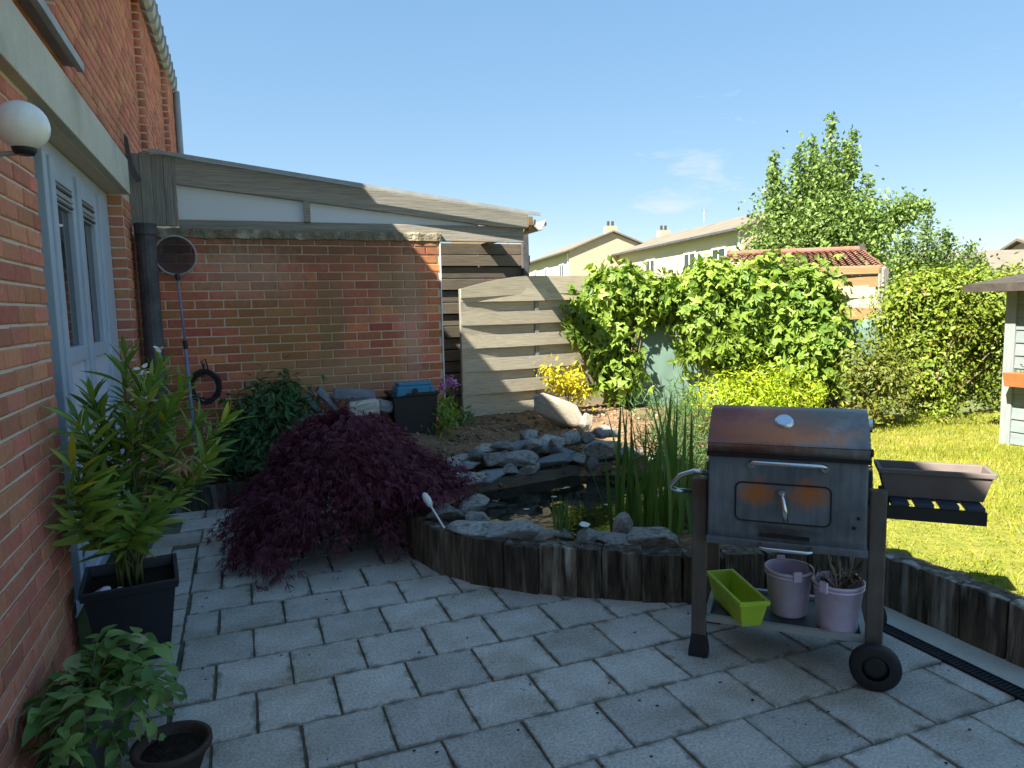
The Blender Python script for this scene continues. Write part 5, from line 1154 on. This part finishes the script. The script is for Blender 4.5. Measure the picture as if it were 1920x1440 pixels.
MB().box(-.15,.15,-.07,.07,.085,.115).build('lid_ridge', M['blue'], bb_, bevel=.01)
MB().tube([(-.01,-.09,.045),(-.01,-.108,.045)], .024, 14).build('knob', M['black'], bb_)
for x in (-.155,.145): MB().box(x-.012,x+.012,-.098,-.088,.02,.07).build('clip', M['blue'], bb_)
so = empty('garden_light', (1.06, 3.90, .25), 0, 'white garden spike light leaning beside the maple', 'light')
MB().tube([(.0,0,0),(-.055,.12,.125)], .006, 8).build('spike', M['white'], so)
MB().tube([(-.055,.12,.125),(-.06,.13,.138),(-.072,.155,.165),(-.08,.172,.188),(-.084,.18,.198)], [.010,.020,.024,.018,.006], 12).build('lamp_head', M['white'], so, smooth=True)

# ---------------------------------------------------------------- barbecue
BR = math.atan2(-.682, .732); bq = empty('charcoal_barbecue', (1.82, 2.50, 0), BR, 'rusty charcoal barbecue trolley with lidded steel body on the patio', 'barbecue')
steel = rusty('barbecue_steel', (.11,.135,.158), (.19,.22,.25), [((.24,-.08,.775),(.085,.12,.060),(.42,.15,.04),1),((.43,-.08,.785),(.085,.12,.065),(.42,.15,.04),1),((.34,-.08,.62),(.14,.2,.03),(.035,.022,.018),.8),((.34,-.05,.55),(.4,.2,.03),(.10,.06,.04),.5)])
lid_m = rusty('barbecue_lid', (.20,.20,.205), (.31,.31,.31), [((.20,.0,1.04),(.30,.36,.15),(.50,.19,.12),1),((.36,.0,1.01),(.27,.22,.055),(.55,.21,.09),1),((.12,.1,1.09),(.12,.2,.05),(.20,.07,.09),.6),((.44,.08,1.06),(.2,.2,.07),(.15,.13,.10),.6),((.3,-.06,.93),(.6,.2,.05),(.035,.026,.024),.75)])
legm = rusty('barbecue_leg', (.10,.082,.07), (.15,.125,.105), [((.0,0,.75),(.06,.06,.06),(.14,.05,.025),.7),((.1,0,.3),(.2,.5,.1),(.10,.065,.04),.4)], .55)
X0, X1 = .045, .645
# lower body: front slightly curved shell
def shell(prof, x0, x1): return MB().prism(prof, x0, x1, 'x')
low_b = shell([(-.075,.565),(-.085,.60),(-.085,.925),(.385,.925),(.385,.62),(.30,.54),(.0,.54)], X0, X1).build('firebox', steel, bq, bevel=.008, seg=2)
MB().box(X0-.006,X1+.006,-.097,.39,.545,.575).build('bottom_lip', steel, bq, bevel=.003)
lp = [(-.088,.93),(-.090,.955),(-.090,.975)]
for k in range(9): a = k/8; lp.append((-.090+.15*a+.012*a*a, .972+.124*a**.80))
lp += [(.10,1.098),(.16,1.098),(.22,1.088),(.28,1.066),(.33,1.036),(.37,.99),(.388,.93)]
lid = shell(lp, X0-.004, X1+.004).build('lid', lid_m, bq)
for p_ in lid.data.polygons: p_.use_smooth = len(p_.vertices) == 4
MB().box(X0-.008,X1+.008,-.093,.392,.918,.934).build('lid_rim', M['blackm'], bq)
# dome seam
MB().tube([(X0+.17,-.105,.893),(X0+.17,-.128,.906),(X0+.185,-.135,.908),(X0+.43,-.135,.908),(X0+.445,-.128,.906),(X0+.445,-.105,.893)], .0085, 10).build('lid_handle', M['chrome'], lid, smooth=True)
for x in (X0+.17, X0+.445): MB().tube([(x,-.086,.893),(x,-.108,.893)], .014, 10).build('handle_mount', M['chrome'], lid)
tg = MB().lathe([(.001,.006),(.030,.006),(.036,.0),(.040,-.006),(.040,-.012)], 22).build('thermometer', M['chrome'], lid, loc=(.335,.004,1.062), rot=(R(37),0,0))
MB().tube([(X1-.0,.06,1.045),(X1+.02,.06,1.045)], .028, 12).build('side_vent_cap', M['chrome'], lid); MB().tube([(X1,-.05,.955),(X1+.018,-.05,.955)], .016, 10).build('lid_knob', M['black'], lid)
# ash door: raised frame outline and panel
dz0, dz1, dx0, dx1 = .655, .815, .155, .515
rr_pts = []
for (cx, cz, a0) in ((dx1-.025,dz1-.025,0),(dx0+.025,dz1-.025,90),(dx0+.025,dz0+.025,180),(dx1-.025,dz0+.025,270)):
    for k in range(5): a = R(a0+k*22.5); rr_pts.append((cx+.025*math.cos(a), cz+.025*math.sin(a)))
door = MB().prism(rr_pts, -.0895, -.086).build('ash_door', steel, bq)
MB().tube([(x, -.0895, z) for x, z in rr_pts], .0035, 5, closed=True).build('door_gap', M['blackm'], door)
MB().tube([(.335,-.088,.785),(.335,-.112,.785)], .013, 12).build('latch_knob', M['chrome'], door); 
MB().tube([(.335,-.108,.785),(.338,-.122,.765),(.345,-.128,.72),(.350,-.126,.675)], [.005,.008,.012,.009], 10).build('spring_handle', M['chrome'], door, smooth=True)
MB().tube([(X0+.21,-.098,.562),(X0+.21,-.128,.556),(X0+.225,-.133,.555),(X0+.385,-.133,.555),(X0+.40,-.128,.556),(X0+.40,-.098,.562)], .008, 10).build('ash_tray_handle', M['chrome'], bq, smooth=True)
MB().box(.25,.44,-.094,-.086,.592,.605).build('tray_slot', M['blackm'], bq)
for (x, z) in ((X1-.03,.70),(X1-.045,.66)): MB().tube([(x,-.084,z),(x,-.093,z)], .006, 8).build('bolt', M['blackm'], bq)
# legs: channel section with flared feet on the left, shorter on the wheel side
def leg(x, y, z0, z1, foot, wd=.062):
    o = MB().box(x-wd/2,x+wd/2,y-.022,y+.022,z0,z1).build('leg', legm, bq, bevel=.006, seg=2)
    if foot:
        q = MB(); vs = [(x-.031,y-.024,.10),(x+.031,y-.024,.10),(x+.031,y+.024,.10),(x-.031,y+.024,.10),(x-.042,y-.036,.02),(x+.042,y-.036,.02),(x+.042,y+.036,.02),(x-.042,y+.036,.02),(x-.042,y-.036,0),(x+.042,y-.036,0),(x+.042,y+.036,0),(x-.042,y+.036,0)]
        q.add(vs, [(0,3,2,1)]+[(4*i+j, 4*i+(j+1) % 4, 4*i+4+(j+1) % 4, 4*i+4+j) for i in range(2) for j in range(4)]+[(8,9,10,11)]).build('foot', M['black'], o, bevel=.003)
leg(.0, 0, .06, .80, True); leg(.69, 0, .07, .80, False); leg(.02, .36, .06, .80, True); leg(.67, .36, .07, .80, False)
# wheels
def wheel(x, y):
    t = MB().lathe([(.050,-.020),(.085,-.022),(.094,-.016),(.095,0),(.094,.016),(.085,.022),(.050,.020)], 32).build('wheel', M['black'], bq, smooth=True, loc=(x, y, .095), rot=(R(90),0,0))
    MB().lathe([(.001,-.010),(.030,-.012),(.052,-.008),(.052,.008),(.030,.012),(.001,.010)], 24).build('hub', M['black'], t, smooth=True)
    MB().lathe([(.001,-.022),(.012,-.022),(.016,-.016),(.016,0)], 14).build('hub_cap', M['black'], t)
    MB().lathe([(.060,-.0235),(.080,-.0245),(.080,-.0235)], 32).build('tread_rim', M['blackm'], t)
wheel(.692, -.07); wheel(.692, .43)
MB().tube([(.692,-.075,.095),(.692,.44,.095)], .007, 8).build('axle', M['blackm'], bq)
# lower shelf: wire/strip frame
sf = empty('lower_shelf', (0,0,0)); sf.parent = bq
MB().box(.0,.69,-.012,.012,.160,.187).build('shelf_rail', M['zinc'], sf); MB().box(.02,.67,.348,.372,.160,.187).build('shelf_rail', M['zinc'], sf)
MB().box(.022,.045,.012,.348,.160,.187).build('shelf_rail', M['zinc'], sf); MB().box(.645,.668,.012,.348,.160,.187).build('shelf_rail', M['zinc'], sf)
MB().box(.045,.645,.012,.348,.165,.171).build('shelf_plate', M['darkpipe'], sf)
# left push handle
MB().tube([(.05,.02,.815),(-.03,.02,.822),(-.085,.02,.80),(-.125,.02,.755),(-.128,.03,.738),(-.10,.04,.725),(-.04,.05,.722)], .011, 10).build('push_handle', M['chrome'], bq, smooth=True)
# right side table with four slats
tbm = MB(); tbm.box(.72,1.055,-.02,.0,.690,.742); tbm.box(.72,1.055,.30,.32,.690,.742)
tbl = tbm.build('side_table_rail', M['black'], bq, bevel=.002)
for k in range(4): MB().box(.732+k*.084,.732+k*.084+.064,-.022,.322,.744,.760).build('table_slat', M['slatblue'], bq, bevel=.003)
MB().box(.66,.735,.05,.25,.715,.740).build('table_bracket', M['blackm'], bq)
def on_bq(x, y, z):
    c, s = math.cos(BR), math.sin(BR); return (1.82+c*x-s*y, 2.50+s*x+c*y, z)
# trough on the side table
def trough(name, label, loc, rz, L, w0, w1, h, mat, soil=None, ribs=True):
    t = empty(name, loc, rz, label, 'planter'); b = MB()
    def rg(l, w_, z): return [(-l/2,-w_/2,z),(l/2,-w_/2,z),(l/2,w_/2,z),(-l/2,w_/2,z)]
    lv = [rg(L-.05,w0,0), rg(L,w1,h-.02), rg(L+.016,w1+.016,h-.02), rg(L+.018,w1+.018,h), rg(L-.012,w1-.012,h), rg(L-.05,w0-.01,.02)]
    vs = sum(lv, []); fs = [(3,2,1,0),(20,21,22,23)]+[(4*i+j, 4*i+(j+1) % 4, 4*i+4+(j+1) % 4, 4*i+4+j) for i in range(5) for j in range(4)]
    b.add(vs, fs).build('trough_body', M[mat], t, bevel=.004, seg=2)
    if soil: MB().box(-L/2+.018,L/2-.018,-w1/2+.016,w1/2-.016,h-.055,h-.03).build('potting_soil', M[soil], t)
    return t
trough('trough_planter', 'taupe plastic trough planter standing on the barbecue side table', on_bq(.890,.12,.762), BR, .385, .125, .155, .118, 'trough', 'soil')
trough('trough_planter', 'lime green trough planter on the lower barbecue shelf', on_bq(.150,.075,.189), BR-R(62), .36, .085, .118, .118, 'lime')
def bucket(label, loc, rz, hz):
    t = empty('bucket', loc, rz, label, 'bucket')
    MB().lathe([(.001,0),(.076,0),(.078,.004),(.098,.195),(.104,.196),(.104,.206),(.096,.206),(.094,.19),(.074,.01),(.001,.01)], 30).build('bucket_body', M['lilac'], t, smooth=True)
    MB().lathe([(.0985,.178),(.102,.180),(.1025,.186),(.0985,.188)], 30).build('rim_band', M['lilac'], t, smooth=True)
    for s in (-1, 1): MB().box(-.018,.018,s*.104-.006,s*.104+.006,.175,.222).build('ear', M['lilac'], t, bevel=.004)
    MB().tube([(0,.108*math.cos(a),.195+hz*math.sin(a)*.5) for a in [math.pi*i/12 for i in range(13)]], .003, 6).build('handle', M['zinc'], t) if hz else None
    return t
bucket('lilac bucket in the middle of the barbecue shelf, empty', on_bq(.365,.18,.173), BR+R(20), 0)
b2 = bucket('lilac bucket holding twigs at the right of the barbecue shelf', on_bq(.560,.085,.173), BR+R(-35), 0)
tw = empty('twig_bundle', on_bq(.570,.095,.325), 0, 'bundle of dry twigs and stalks standing in the right lilac bucket', 'twigs')
rt_ = random.Random(4); tq = MB()
for k in range(14):
    a = rt_.uniform(0,6.28); h = rt_.uniform(.06,.20); tq.tube([(rt_.gauss(0,.02), rt_.gauss(0,.02), -.12),(.03*math.cos(a), .03*math.sin(a), h*.4),(.06*math.cos(a)+rt_.gauss(0,.02), .06*math.sin(a), h)], [.006,.005,.002], 5)
tq.build('twig', M['sand'], tw)['kind'] = 'stuff'
C = RNG.normal(size=(70,3))*np.array([.045,.045,.03])+np.array([0,0,.05]); leaf_part('dry_leaf', C, RNG.normal(size=(70,3))+np.array([0,0,.4]), RNG.normal(size=(70,3)), RNG.uniform(.03,.07,70), RNG.uniform(.01,.02,70), M['twig'], tw, stuff=True)
